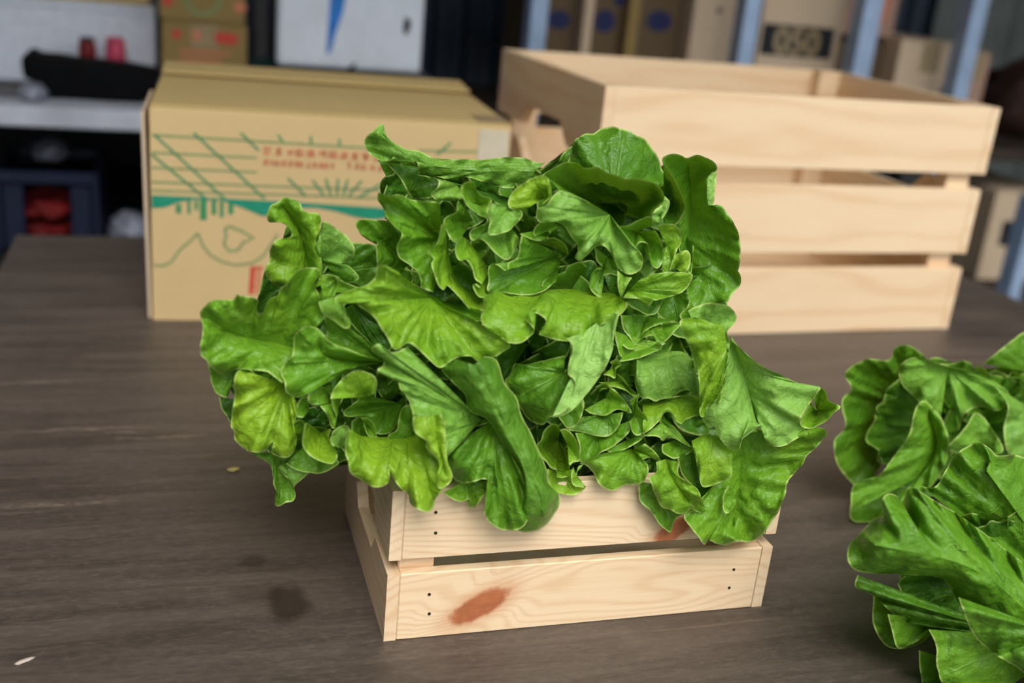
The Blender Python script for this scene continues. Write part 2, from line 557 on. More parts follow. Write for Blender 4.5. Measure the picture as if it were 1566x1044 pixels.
def band():
    top = [(232, 298), (340, 303), (450, 309), (560, 316), (700, 326), (781, 331)]
    bot = [(232, 318), (252, 317), (272, 309), (300, 304), (340, 306), (372, 318), (400, 330), (430, 329), (452, 318), (480, 317),
           (510, 322), (545, 332), (570, 336), (610, 330), (660, 326), (720, 336), (781, 342)]
    xs = np.linspace(232, 781, 60)
    ty = np.interp(xs, [p[0] for p in top], [p[1] for p in top])
    by = np.maximum(np.interp(xs, [p[0] for p in bot], [p[1] for p in bot]), ty + 1.5)
    vs, fs = [], []
    for x, a, b in zip(xs, ty, by):
        p = on_front(x, a); q = on_front(x, b)
        vs += [(p[0], -0.0006, p[1]), (q[0], -0.0006, q[1])]
    for i in range(len(xs) - 1):
        fs.append((2 * i, 2 * i + 1, 2 * i + 3, 2 * i + 2))
    link('printed_band', raw('printed_band', vs, fs), M['ink_teal'], pbox)


band()
for x, y0, y1, wd in ((273, 312, 326, 8), (289, 306, 327, 5), (300, 306, 321, 5), (311, 303, 336, 10), (327, 306, 328, 7), (339, 308, 332, 6), (353, 309, 327, 8)):
    strip('printed_mark', fs_((x, y0), (x, y1)), wd * 0.00073, M['ink_green'])
strip('printed_line', fs_((235, 405), (250, 406), (262, 400), (275, 382), (290, 369), (303, 356)), 0.0026, M['ink_pale_green'])
strip('printed_line', fs_((303, 357), (310, 375), (322, 390), (340, 400), (360, 405), (385, 402), (402, 392), (416, 372), (424, 358)), 0.0026, M['ink_pale_green'])
strip('printed_line', fs_((344, 349), (352, 346), (368, 352), (388, 364), (372, 370), (364, 382), (350, 384), (342, 372), (346, 362)), 0.0030, M['ink_pale_green'], closed=True)
# red rectangular stamp beside the lettuce
strip('printed_stamp', fs_((387, 409), (384, 449)), 0.006, M['ink_red'])
strip('printed_stamp', fs_((397, 409), (394, 450)), 0.005, M['ink_pale_red'])
strip('printed_stamp', fs_((383, 409), (402, 409)), 0.003, M['ink_red'])
# two lines of red lettering, too blurred to read: stroke blocks of each character
rg = random.Random(5)
def glyphs(x0, y0, x1, y1, n, hpx, dens):
    for k in range(n):
        cx = x0 + (x1 - x0) * (k + 0.5) / n; cy = y0 + (y1 - y0) * (k + 0.5) / n
        wpx = (x1 - x0) / n * 0.74
        vs, fs = [], []
        segs = []
        for j in range(dens):
            yy = cy - hpx / 2 + hpx * (j + 0.5) / dens
            if rg.random() < 0.8: segs.append(((cx - wpx / 2 * rg.uniform(.5, 1), yy), (cx + wpx / 2 * rg.uniform(.5, 1), yy)))
        for j in range(2):
            xx = cx + wpx * rg.choice((-.4, 0, .4, .15))
            segs.append(((xx, cy - hpx / 2 * rg.uniform(.5, 1)), (xx, cy + hpx / 2 * rg.uniform(.5, 1))))
        for a, b in segs:
            p, q = on_front(*a), on_front(*b)
            t = q - p; t /= np.linalg.norm(t) + 1e-9; nn = np.array([-t[1], t[0]]) * 0.0011
            i = len(vs)
            vs += [(p[0] + nn[0], -0.0006, p[1] + nn[1]), (p[0] - nn[0], -0.0006, p[1] - nn[1]), (q[0] - nn[0], -0.0006, q[1] - nn[1]), (q[0] + nn[0], -0.0006, q[1] + nn[1])]
            fs.append((i, i + 1, i + 2, i + 3))
        link('printed_character', raw('printed_character', vs, fs), M['ink_pale_red'], pbox)


glyphs(401, 230, 600, 242, 12, 13, 3)
glyphs(401, 248, 513, 254, 12, 11, 2)
glyphs(527, 252, 600, 260, 6, 11, 2)

# ------------------------------------------------------------------ things in the background
def carton(name, label, x0, x1, y0, y1, z0, z1, mat, group=None, rz=0.0, tape='tape_dull', cat='box'):
    root = empty(name, ((x0 + x1) / 2, (y0 + y1) / 2, z0), rz)
    tag(root, label, cat, group)
    sx, sy, sz = x1 - x0, y1 - y0, z1 - z0
    link('body', box_me('body', sx, sy, sz - 0.004, 0.003, 2), mat, root, (0, 0, (sz - 0.004) / 2))
    fm = box_me('flap', sx - 0.004, sy / 2 - 0.003, 0.004, 0.001, 1)
    for s in (-1, 1):
        link('flap', fm, mat, root, (0, s * sy / 4, sz - 0.0015))
    link('tape', box_me('tape', 0.05, 0.0008, min(0.07, sz * 0.3), 0.0), M[tape], root, (0, -sy / 2 - 0.0004, sz - 0.004 - min(0.07, sz * 0.3) / 2))
    return root


def decal(name, root, pts, mat, y):
    return link(name, raw(name, [(x, y, z) for x, z in pts], [tuple(range(len(pts)))]), mat, root)


def disc(cx, cz, rx, rz_, n=20): return [(cx + rx * math.cos(2 * math.pi * k / n), cz + rz_ * math.sin(2 * math.pi * k / n)) for k in range(n)]


def blob_me(name, sx, sy, sz, seed, amp=0.22, freq=2.2, sub=4):
    bm = bmesh.new()
    bmesh.ops.create_icosphere(bm, subdivisions=sub, radius=1.0)
    for v in bm.verts:
        n = v.co.normalized()
        d = 1 + amp * mnoise.noise(n * freq + Vector((seed, 0, 0))) + amp * 0.5 * mnoise.noise(n * freq * 2.7 + Vector((0, seed, 0)))
        v.co = Vector((n.x * d * sx, n.y * d * sy, max(-0.62, n.z * d) * sz))
    me = bpy.data.meshes.new(name); bm.to_mesh(me); bm.free()
    return me


def blob(name, label, cat, px0, py0, px1, py1, Y, sy, mat, seed, zbase=None, group=None, **kw):
    a = at(px0, (py0 + py1) / 2, Y); b = at(px1, (py0 + py1) / 2, Y); tpt = at((px0 + px1) / 2, py0, Y); bot = at((px0 + px1) / 2, py1, Y)
    sx = (b[0] - a[0]) / 2
    zb = bot[2] if zbase is None else zbase
    sz = (tpt[2] - zb) / 1.62
    o = link(name, blob_me(name, sx, sy, sz, seed, **kw), mat, None, ((a[0] + b[0]) / 2, Y, zb + 0.62 * sz + 0.001), smooth=True)
    return tag(o, label, cat, group)


# white bench on the left
YB = 2.02
zb = float(at(100, 166, YB)[2]); zb0 = float(at(100, 197, YB)[2])
bench = empty('side_bench', (-0.35, YB + 0.45, 0)); tag(bench, 'pale grey bench at the left rear carrying foam box and black bag', 'bench')
BX0, BX1 = -1.08, 0.62
link('bench_top', box_me('bench_top', BX1 - BX0, 0.9, zb - zb0, 0.003, 1), M['bench_white'], bench, ((BX0 + BX1) / 2 + 0.35, 0, (zb + zb0) / 2))
zl = float(at(80, 380, YB + 0.1)[2])
link('lower_shelf', box_me('lower_shelf', BX1 - BX0 - 0.02, 0.86, 0.02, 0.002, 1), M['bench_dark'], bench, ((BX0 + BX1) / 2 + 0.35, 0, zl - 0.011))
link('shade_sheet', box_me('shade_sheet', BX1 - BX0 - 0.02, 0.01, zb0 - 0.02, 0.001, 1), M['bench_dark'], bench, ((BX0 + BX1) / 2 + 0.35, 0.43, zb0 / 2))  # added dark sheet standing in for the shade under the bench
lm = box_me('leg', 0.04, 0.04, zb0 - 0.002, 0.002, 1)
for x in (BX0 + 0.04, BX1 - 0.04):
    for y in (-0.41, 0.39):
        link('leg', lm, M['bench_dark'], bench, (x + 0.35, y, zb0 / 2 - 0.001))

YF = 2.32
fx1 = float(at(238, 60, YF)[0]); fz1 = float(at(150, 5, YF)[2])
foam = empty('foam_box', (-0.5, YF + 0.2, zb)); tag(foam, 'white foam box behind the black bag on the left bench', 'box')
fb = link('body', box_me('body', fx1 + 0.95, 0.4, fz1 - zb - 0.015, 0.004, 2), M['foam'], foam, ((fx1 - 0.95) / 2 + 0.5, 0, (fz1 - zb - 0.015) / 2))
link('lid', box_me('lid', fx1 + 0.95, 0.4, 0.0146, 0.004, 2), M['foam'], foam, ((fx1 - 0.95) / 2 + 0.5, 0, fz1 - zb - 0.0073))
carton('cardboard_tray', 'tan cardboard tray lying on top of the white foam box', -0.9, fx1 - 0.01, YF + 0.02, YF + 0.36, fz1 + 0.0015, fz1 + 0.07, M['carton'])

# black bag in front of it
bp = [(36, 84), (46, 74), (62, 82), (90, 84), (122, 90), (160, 93), (200, 98), (243, 106), (240, 140), (216, 168), (150, 169), (76, 167), (70, 122), (40, 114)]
q = np.array([at(a, b, 2.16) for a, b in bp]); c0 = q.mean(0)
pts = [(p[0] - c0[0], max(p[2], zb + 0.003) - c0[2]) for p in q]
pts = [(x, z) for x, z in pts]
bag = link('black_bag', prism_me('black_bag', pts, 0.10), M['black_cloth'], None, (c0[0], 2.16, c0[2]))
zmin = min(z for _, z in pts); bag.location.z = zb + 0.002 - zmin
md = bag.modifiers.new('bevel', 'BEVEL'); md.width = 0.014; md.segments = 3
bag.data.polygons.foreach_set('use_smooth', [True] * len(bag.data.polygons))
tag(bag, 'black cloth bag slumped on the left bench before the foam box', 'bag')

for (nm, lb, p0, p1, m1, m2) in (('drink_can', 'dark red can standing behind the black bag', 120, 147, 'can_red', 'can_dark'),
                                 ('drink_can', 'pink can standing behind the black bag', 161, 192, 'can_pink', 'can_pink')):
    Y = 2.27
    a = at(p0, 75, Y); b = at(p1, 75, Y); tz = float(at((p0 + p1) / 2, 57, Y)[2]); r = (b[0] - a[0]) / 2
    root = empty(nm, ((a[0] + b[0]) / 2, Y, zb)); tag(root, lb, 'can')
    hh = tz - zb
    link('body', lathe_me('body', [(r * .85, 0.001), (r, 0.006), (r, hh - 0.016), (r * .86, hh - 0.006)], 28), M[m1], root, smooth=True)
    link('lid', lathe_me('lid', [(r * .87, hh - 0.006), (r * .87, hh - 0.001), (r * .8, hh)], 28), M[m2], root)
    link('band', lathe_me('band', [(r * 1.01, hh * 0.15), (r * 1.01, hh * 0.5)], 28), M[m2], root)

blob('plastic_wrap', 'crumpled clear plastic wrap on bench edge beside the black bag', 'plastic wrap', 28, 128, 72, 166, 2.10, 0.04, M['film'], 3.1, zb)
gb = at(20, 132, 2.15)
tag(link('metal_tin', box_me('metal_tin', 0.30, 0.12, float(gb[2]) - zb, 0.006, 2), M['grey'], None, (float(at(62, 140, 2.15)[0]) - 0.16, 2.17, (float(gb[2]) + zb) / 2 + 0.001)), 'low grey tin on the bench left of the black bag', 'tin')

# blue plastic crate with red sacks under the bench
YC = 2.10
a = at(6, 262, YC); b = at(150, 262, YC)
bx0, bx1, bz1 = float(a[0]) - 0.02, float(b[0]), float(at(70, 264, YC)[2])
bc = empty('plastic_crate', ((bx0 + bx1) / 2, YC + 0.13, zl)); tag(bc, 'dark blue open plastic crate of red sacks under the left bench', 'crate')
sx = bx1 - bx0; sz = bz1 - zl
link('rim', box_me('rim', sx, 0.02, 0.022, 0.003, 1), M['blue_plastic'], bc, (0, -0.12, sz - 0.011))
link('rim', box_me('rim', sx, 0.02, 0.022, 0.003, 1), M['blue_plastic'], bc, (0, 0.12, sz - 0.011))
for s in (-1, 1):
    link('side_wall', box_me('side_wall', 0.012, 0.26, sz - 0.002, 0.002, 1), M['blue_plastic'], bc, (s * (sx / 2 - 0.006), 0, sz / 2))
    link('corner_post', box_me('corner_post', 0.035, 0.018, sz - 0.03, 0.002, 1), M['blue_plastic'], bc, (s * (sx / 2 - 0.032), -0.12, sz / 2 - 0.01))
link('base', box_me('base', sx - 0.03, 0.22, 0.01, 0.002, 1), M['blue_plastic'], bc, (0, 0, 0.006))
for k, (lb, x0, x1, y0, y1) in enumerate((('upper red sack inside the blue plastic crate', 30, 122, 292, 326), ('lower red sack inside the blue plastic crate', 30, 122, 330, 372))):
    blob('red_sack', lb, 'sack', x0, y0, x1, y1, YC + 0.10, 0.07, M['red_sack'], 7.0 + k, None if k == 0 else zl + 0.013, 'red sacks in the blue crate')
blob('plastic_bag', 'clear plastic bag piled on top of the blue crate', 'plastic bag', 48, 214, 104, 266, YC + 0.13, 0.06, M['film'], 1.7, bz1 + 0.001)
blob('plastic_bag', 'white plastic bag on the lower bench shelf beside the printed box', 'plastic bag', 166, 326, 232, 382, YC + 0.1, 0.06, M['film'], 9.2, zl + 0.002)

# stacked cartons with red print
YS = 2.20
x0, x1 = float(at(247, 70, YS)[0]), float(at(378, 70, YS)[0]); z1 = float(at(312, 34, YS)[2])
lo = carton('printed_carton', 'olive carton with blurred red lettering, lower of two by the foam box', x0, x1, YS, YS + 0.22, zb + 0.001, z1, M['carton_olive'], 'olive cartons on the bench')
hgt = z1 - zb - 0.001; wx = x1 - x0
decal('printed_mark', lo, disc(-wx * .33, hgt - .025, .008, .009), M['ink_red'], -0.111)
decal('printed_mark', lo, [(-wx * .14, hgt - .034), (-wx * .05, hgt - .034), (-wx * .05, hgt - .016), (-wx * .14, hgt - .016)], M['ink_pale_red'], -0.111)
decal('printed_mark', lo, [(wx * .12, hgt - .036), (wx * .38, hgt - .038), (wx * .38, hgt - .018), (wx * .12, hgt - .016)], M['ink_red'], -0.111)
for k in range(3):
    decal('printed_mark', lo, [(-wx * .3, hgt - .058 - k * .014), (wx * (.30 - .1 * k), hgt - .058 - k * .014), (wx * (.30 - .1 * k), hgt - .052 - k * .014), (-wx * .3, hgt - .052 - k * .014)], M['ink_pale_red'], -0.111)
hi = carton('printed_carton', 'olive carton with green ring and red marks, upper of two by the foam box', float(at(243, 15, YS)[0]), float(at(375, 15, YS)[0]), YS, YS + 0.22, z1 + 0.0015, z1 + 0.14, M['carton_olive'], 'olive cartons on the bench')
n = 24; ring = []
for k in range(n + 1):
    a = 2 * math.pi * k / n; ring.append((math.cos(a) * .033, .052 + math.sin(a) * .040))
strip('printed_ring', ring, 0.006, M['ink_pale_green'], hi, -0.111)
decal('printed_mark', hi, disc(-.062, .036, .009, .014), M['ink_red'], -0.111)
decal('printed_mark', hi, disc(.068, .030, .012, .010), M['ink_pale_red'], -0.111)

# grey panel, teal tray and the white board
gx0, gx1 = float(at(392, 50, 2.3)[0]), float(at(414, 50, 2.3)[0])
tag(link('grey_panel', box_me('grey_panel', gx1 - gx0, 0.02, 0.55, 0.002, 1), M['grey'], None, ((gx0 + gx1) / 2, 2.36, zb + 0.276)), 'narrow grey panel upright beside the white board', 'panel')
tx0, tx1 = float(at(380, 105, 2.2)[0]), float(at(640, 110, 2.2)[0]); tz = float(at(500, 106, 2.2)[2])
tray = empty('plastic_tray', ((tx0 + tx1) / 2, 2.24, zb)); tag(tray, 'dark teal plastic tray under the white board', 'tray')
hh = tz - zb - 0.002
link('base', box_me('base', tx1 - tx0, 0.20, 0.01, 0.002, 1), M['teal'], tray, (0, 0, 0.0065))
for s in (-1, 1):
    link('side_wall', box_me('side_wall', tx1 - tx0, 0.012, hh - 0.012, 0.003, 1), M['teal'], tray, (0, s * 0.094, 0.012 + (hh - 0.012) / 2))
    link('end_wall', box_me('end_wall', 0.012, 0.174, hh - 0.012, 0.003, 1), M['teal'], tray, (s * ((tx1 - tx0) / 2 - 0.006), 0, 0.012 + (hh - 0.012) / 2))
wx0, wx1 = float(at(424, 60, 2.16)[0]), float(at(647, 60, 2.16)[0]); wz0 = float(at(540, 108, 2.16)[2])
wb = empty('white_board', ((wx0 + wx1) / 2, 2.185, wz0)); tag(wb, 'white foam lid standing upright with blue spray streak and black marks', 'board')
link('panel', box_me('panel', wx1 - wx0, 0.05, 0.42, 0.012, 3), M['white_board'], wb, (0, 0, 0.21))
def onwb(px, py):
    p = at(px, py, 2.16); return (float(p[0] - (wx0 + wx1) / 2), float(p[2] - wz0))
decal('spray_streak', wb, [onwb(*p) for p in ((505, -8), (530, -8), (524, 20), (512, 55), (506, 80), (499, 82), (501, 50))], M['ink_blue'], -0.0255)
decal('black_mark', wb, [onwb(*p) for p in ((619, 26), (628, 30), (628, 42), (620, 56), (616, 45))], M['ink_black'], -0.0255)
decal('black_mark', wb, [onwb(*p) for p in ((541, 96), (546, 97), (538, 108), (526, 110))], M['ink_black'], -0.0255)

# storage rack on the right
YR = 2.12
z_up = TZ + 0.10; z_lo = float(at(1530, 432, 2.15)[2])
rack = empty('storage_rack', (1.3, YR + 0.3, 0)); tag(rack, 'blue-grey steel storage rack full of cartons behind the large crate', 'shelf')
for (px, py, wpx, ztop) in ((823, 40, 26, 2.2), (1147, 40, 27, 2.2), (1326, 60, 34, 2.2), (1484, 75, 30, 2.2), (1565, 395, 24, None)):
    p = at(px, py, YR); wd = wpx * 0.00132
    zt = 2.2 if ztop else z_lo + 0.16
    zt = 2.2
    if ztop is None:
        p = at(px, py, YR - 0.16); zt = float(at(px, 300, YR - 0.16)[2])
    root_x = float(p[0]) - 1.3
    # slotted angle: front flange + return flange
    o = link('upright', prism_me('upright', [(-wd / 2, 0), (wd / 2, 0), (wd / 2, zt), (-wd / 2, zt)], 0.006, 0.001), M['steel'], rack, (root_x, -0.3 + (0 if ztop else -0.16), 0))
    link('flange', box_me('flange', 0.006, 0.04, zt, 0.001, 1), M['steel'], o, (-wd / 2 + 0.003, 0.023, zt / 2))
RX0, RX1 = 0.62, 2.45
for z in (z_up, z_lo):
    link('shelf_board', box_me('shelf_board', RX1 - RX0, 0.60, 0.03, 0.002, 1), M['shelf_dark'], rack, ((RX0 + RX1) / 2 - 1.3, 0.01 + 0.005, z - 0.015))


def rack_box(label, px0, px1, ptop, pyr, Y, dep, mat, z0=None, ztop=None, rz=0.0, group='cartons on the upper rack shelf', name='stored_carton'):
    x0 = float(at(px0, pyr, 2.24)[0]); x1 = float(at(px1, pyr, 2.24)[0])
    z0 = z_up + 0.001 if z0 is None else z0
    z1 = float(at((px0 + px1) / 2, ptop, Y)[2]) if ztop is None else ztop
    return carton(name, label, x0, x1, Y, Y + dep, z0, z1, mat, group, rz), x1 - x0, z1 - z0


Y0 = 2.24
r, wx, hz = rack_box('carton darkened for shade, nearest the navy wall on the rack', 842, 893, 0, 40, Y0 + 0.06, 0.3, M['carton_dark'], ztop=z_up + 0.42)
decal('printed_mark', r, disc(0, hz - 0.22, .026, .02), M['ink_navy'], -0.151)
r, wx, hz = rack_box('narrow light carton edge between two dark cartons on the rack', 897, 911, 0, 40, Y0 + 0.02, 0.3, M['carton_grey'], ztop=z_up + 0.42)
r, wx, hz = rack_box('shade-darkened carton with one small navy oval, left of a light carton edge', 913, 966, 0, 40, Y0 + 0.06, 0.3, M['carton_dark'], ztop=z_up + 0.44)
decal('printed_mark', r, disc(0, hz - 0.235, .024, .024), M['ink_navy'], -0.151)
decal('printed_mark', r, disc(.028, hz - 0.19, .014, .012), M['ink_navy'], -0.151)
r, wx, hz = rack_box('olive carton strip beside the carton with large navy oval', 968, 985, 0, 40, Y0 + 0.03, 0.3, M['carton_olive'], ztop=z_up + 0.43)
r, wx, hz = rack_box('carton coloured dark for shade, with a large navy oval, on the rack', 987, 1056, 0, 40, Y0 + 0.05, 0.3, M['carton_dark'], ztop=z_up + 0.43)
decal('printed_mark', r, disc(.0, hz - 0.215, .030, .022), M['ink_navy'], -0.151)
r, wx, hz = rack_box('pale tan carton left of the rack upright by the black-banded carton', 1058, 1128, 0, 40, Y0, 0.3, M['carton_grey'], ztop=z_up + 0.45)
decal('printed_mark', r, disc(.005, hz - 0.20, .007, .006), M['ink_black'], -0.151)
r, wx, hz = rack_box('tan carton with a black band of pale numerals on the rack', 1160, 1284, 0, 60, Y0, 0.3, M['carton_grey'], ztop=z_up + 0.45)
zA = float(at(1220, 40, Y0)[2]) - z_up; zB = float(at(1220, 88, Y0)[2]) - z_up
decal('printed_band', r, [(-wx * .47, zB), (wx * .42, zB), (wx * .42, zA), (-wx * .47, zA)], M['ink_black'], -0.1510)
tc = bpy.data.curves.new('numerals', 'FONT'); tc.body = '050'; tc.size = (zA - zB) * 1.15; tc.align_x = 'CENTER'; tc.extrude = 0.0; tc.offset = 0.0025
to = bpy.data.objects.new('tmp', tc); COL.objects.link(to)
dg = bpy.context.evaluated_depsgraph_get()
tme = bpy.data.meshes.new_from_object(to.evaluated_get(dg)); bpy.data.objects.remove(to)
tme.materials.clear()
link('printed_numerals', tme, M['tape_dull'], r, (-wx * .03, -0.1516, zB + (zA - zB) * 0.10), (math.pi / 2, 0, 0))
r, wx, hz = rack_box('pinkish brown carton with red marks between the two middle uprights', 1292, 1388, 0, 40, Y0 + 0.05, 0.3, M['carton_pink'], ztop=z_up + 0.44, z0=float(at(1360, 62, Y0)[2]) + 0.003)
decal('printed_mark', r, disc(wx * .28, hz * .35, .012, .05), M['ink_pale_red'], -0.151)
decal('printed_mark', r, disc(-wx * .38, hz * .4, .008, .05), M['grey'], -0.151)
r, wx, hz = rack_box('tan carton under the pinkish carton, open dark on its left', 1366, 1462, 62, 110, Y0 - 0.01, 0.3, M['carton_grey'])
decal('printed_mark', r, disc(wx * .32, hz * .5, .012, .02), M['carton_dark'], -0.151)
r, wx, hz = rack_box('dark stand-in for the shaded open side of the tan carton, half hidden by the steel upright', 1284, 1364, 64, 110, Y0 + 0.05, 0.25, M['carton_dark'])  # added dark box in place of the open carton's shaded inside
r, wx, hz = rack_box('narrow tan carton right of the last tall upright', 1464, 1506, 78, 120, Y0 - 0.005, 0.3, M['carton_pink'])
blob('brown_sack', 'dark reddish brown sack at the right end of the upper shelf', 'sack', 1512, 92, 1640, 220, Y0 + 0.16, 0.14, M['brown_sack'], 4.4, z_up + 0.001)
r, wx, hz = rack_box('tan carton with black label and blue mark on the lower rack shelf', 1478, 1575, 292, 360, 2.17, 0.3, M['carton_grey'], z0=z_lo + 0.001, group='cartons on the lower rack shelf')
zA = float(at(1530, 338, 2.17)[2]) - z_lo; zB = float(at(1530, 376, 2.17)[2]) - z_lo
decal('printed_label', r, [(-wx * .30, zB), (wx * .45, zB), (wx * .45, zA), (-wx * .30, zA)], M['ink_black'], -0.151)
decal('printed_mark', r, disc(wx * .12, zB - .028, .024, .014), M['ink_navy'], -0.151)

# ------------------------------------------------------------------ crumbs on the table
def crumb(label, px, py, sx, sy, mat, rz, cat, seed):
    p = on_z(px, py, TZ)
    bm = bmesh.new(); bmesh.ops.create_icosphere(bm, subdivisions=2, radius=1)
    for v in bm.verts:
        d = 1 + 0.35 * mnoise.noise(v.co * 1.8 + Vector((seed, 0, 0)))
        v.co = Vector((v.co.x * sx * d, v.co.y * sy * d, v.co.z * sy * 0.35 * d))
    me = bpy.data.meshes.new('crumb'); bm.to_mesh(me); bm.free()
    tag(link('table_crumb', me, mat, None, (p[0], p[1], TZ + sy * 0.36), (0, 0, rz), True), label, cat)


M['chip'] = plain('pale_chip', (206, 190, 176), 0.7)
M['seed'] = plain('yellow_bit', (176, 160, 96), 0.6)
crumb('small yellowish leaf scrap on the table left of the crate', 357, 719, 0.0055, 0.0032, M['seed'], 0.3, 'scrap', 1.0)
crumb('pale wood chip on the table near the lower left corner', 38, 1011, 0.0062, 0.0018, M['chip'], 0.5, 'chip', 2.0)

# ------------------------------------------------------------------ lettuce
def leaf_material():
    N = NT('lettuce_leaf')
    tint = N.attr('tint'); pale = N.attr('pale'); edge = N.attr('edge'); lu = N.attr('lu'); lv = N.attr('lv')
    v = N.obj()
    big = N.noise(v, 22.0, 3)
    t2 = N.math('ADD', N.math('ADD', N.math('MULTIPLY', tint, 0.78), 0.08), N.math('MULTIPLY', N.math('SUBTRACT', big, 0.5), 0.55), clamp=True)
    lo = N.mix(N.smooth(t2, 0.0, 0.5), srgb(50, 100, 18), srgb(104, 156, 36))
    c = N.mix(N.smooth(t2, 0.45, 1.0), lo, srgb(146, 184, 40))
    c = N.mix(pale, c, srgb(160, 204, 104))
    # branching veins: midrib and forward-angled side veins
    wob = N.math('MULTIPLY', N.math('SUBTRACT', N.noise(v, 45.0, 2), 0.5), 0.22)
    off = N.math('ABSOLUTE', N.math('ADD', N.math('SUBTRACT', lu, 0.5), N.math('MULTIPLY', wob, 0.4)))
    ph = N.math('ADD', N.math('SUBTRACT', lv, N.math('MULTIPLY', off, 1.7)), wob)
    tri = N.math('ABSOLUTE', N.math('SUBTRACT', N.math('FRACT', N.math('MULTIPLY', ph, 4.5)), 0.5))
    side = N.smooth(tri, 0.055, 0.0)
    mid = N.smooth(N.math('MULTIPLY', off, N.math('ADD', lv, 0.25)), 0.016, 0.0)
    vein = N.math('MAXIMUM', N.math('MULTIPLY', side, 0.6), mid)
    vein = N.math('MULTIPLY', vein, N.smooth(edge, 0.05, 0.9))
    c = N.mix(N.math('MULTIPLY', vein, 0.14), c, srgb(150, 192, 96))
    # pale thin margin
    c = N.mix(N.math('MULTIPLY', N.math('MULTIPLY', N.smooth(edge, 0.17, 0.03), N.smooth(big, 0.2, 0.5)), 0.75), c, srgb(192, 216, 120))
    bl = N.noise(v, 95.0, 3, 0.5, 0.4)
    cell = N.voronoi(v, 150.0, 'SMOOTH_F1')
    fine = N.noise(v, 420.0, 2)
    h = N.math('ADD', N.math('MULTIPLY', bl, 1.0), N.math('ADD', N.math('MULTIPLY', fine, 0.10), N.math('MULTIPLY', cell, -0.35)))
    h = N.math('SUBTRACT', h, N.math('MULTIPLY', vein, 0.16))
    h = N.math('ADD', h, N.math('MULTIPLY', N.noise(v, 190.0, 2, 0.5, 0.6), 0.35))
    nrm = N.bump(h, 0.75, 0.0036)
    rough = N.math('ADD', N.math('MULTIPLY', pale, 0.15), N.math('ADD', 0.30, N.math('MULTIPLY', big, 0.22)))
    pb = N.bsdf(c, rough, nrm, 0.42)
    tr = N.node('ShaderNodeBsdfTranslucent')
    N.put(tr.inputs['Color'], N.mix(0.55, c, srgb(170, 214, 30)))
    N.put(tr.inputs['Normal'], nrm)
    mx = N.node('ShaderNodeMixShader')
    mx.inputs[0].default_value = 0.18
    N.t.links.new(pb, mx.inputs[1]); N.t.links.new(tr.outputs[0], mx.inputs[2])
    return N.done(mx.outputs[0])


M['leaf'] = leaf_material()
M['stem'] = plain('lettuce_stem', (196, 206, 150), 0.5, 0.08)
SA = 300.0 / 1566.0
FR = {'A': (300, 280, SA), 'B': (300, 440, SA), 'C': (300, 600, SA), 'D': (540, 180, SA), 'E': (540, 340, SA),
      'F': (800, 180, 340 / 1564.0), 'G': (560, 500, SA), 'H': (560, 630, SA), 'I': (800, 340, 340 / 1564.0),
      'J': (800, 520, SA), 'K': (800, 640, SA), 'L': (1000, 560, SA), 'M': (960, 660, SA), 'O': (1260, 480, 306 / 566.0), 'P': (0, 0, 1.0)}
HEADS = {}


def head(key, label, px, py, Y, z):
    p = at(px, py, Y)
    o = empty('lettuce_head', (float(p[0]), float(p[1]), z))
    tag(o, label, 'lettuce', 'green leaf lettuce heads')
    HEADS[key] = o
    return o


def catmull(P, m):
    P = np.asarray(P, float)
    Q = np.vstack([2 * P[0] - P[1], P, 2 * P[-1] - P[-2]])
    out = []
    for i in range(1, len(Q) - 2):
        p0, p1, p2, p3 = Q[i - 1], Q[i], Q[i + 1], Q[i + 2]
        for k in range(m):
            t = k / m
            out.append(0.5 * ((2 * p1) + (-p0 + p2) * t + (2 * p0 - 5 * p1 + 4 * p2 - p3) * t * t + (-p0 + 3 * p1 - 3 * p2 + p3) * t ** 3))
    out.append(P[-1])
    return np.array(out)


def resample(P, n, keys=(0, 1)):
    d = np.r_[0, np.cumsum(np.linalg.norm(np.diff(P[:, :2], axis=0), axis=1) + 1e-6)]
    s = np.linspace(0, d[-1], n)
    return np.stack([np.interp(s, d, P[:, k]) for k in range(P.shape[1])], 1), d[-1]


LEAFN = [0]


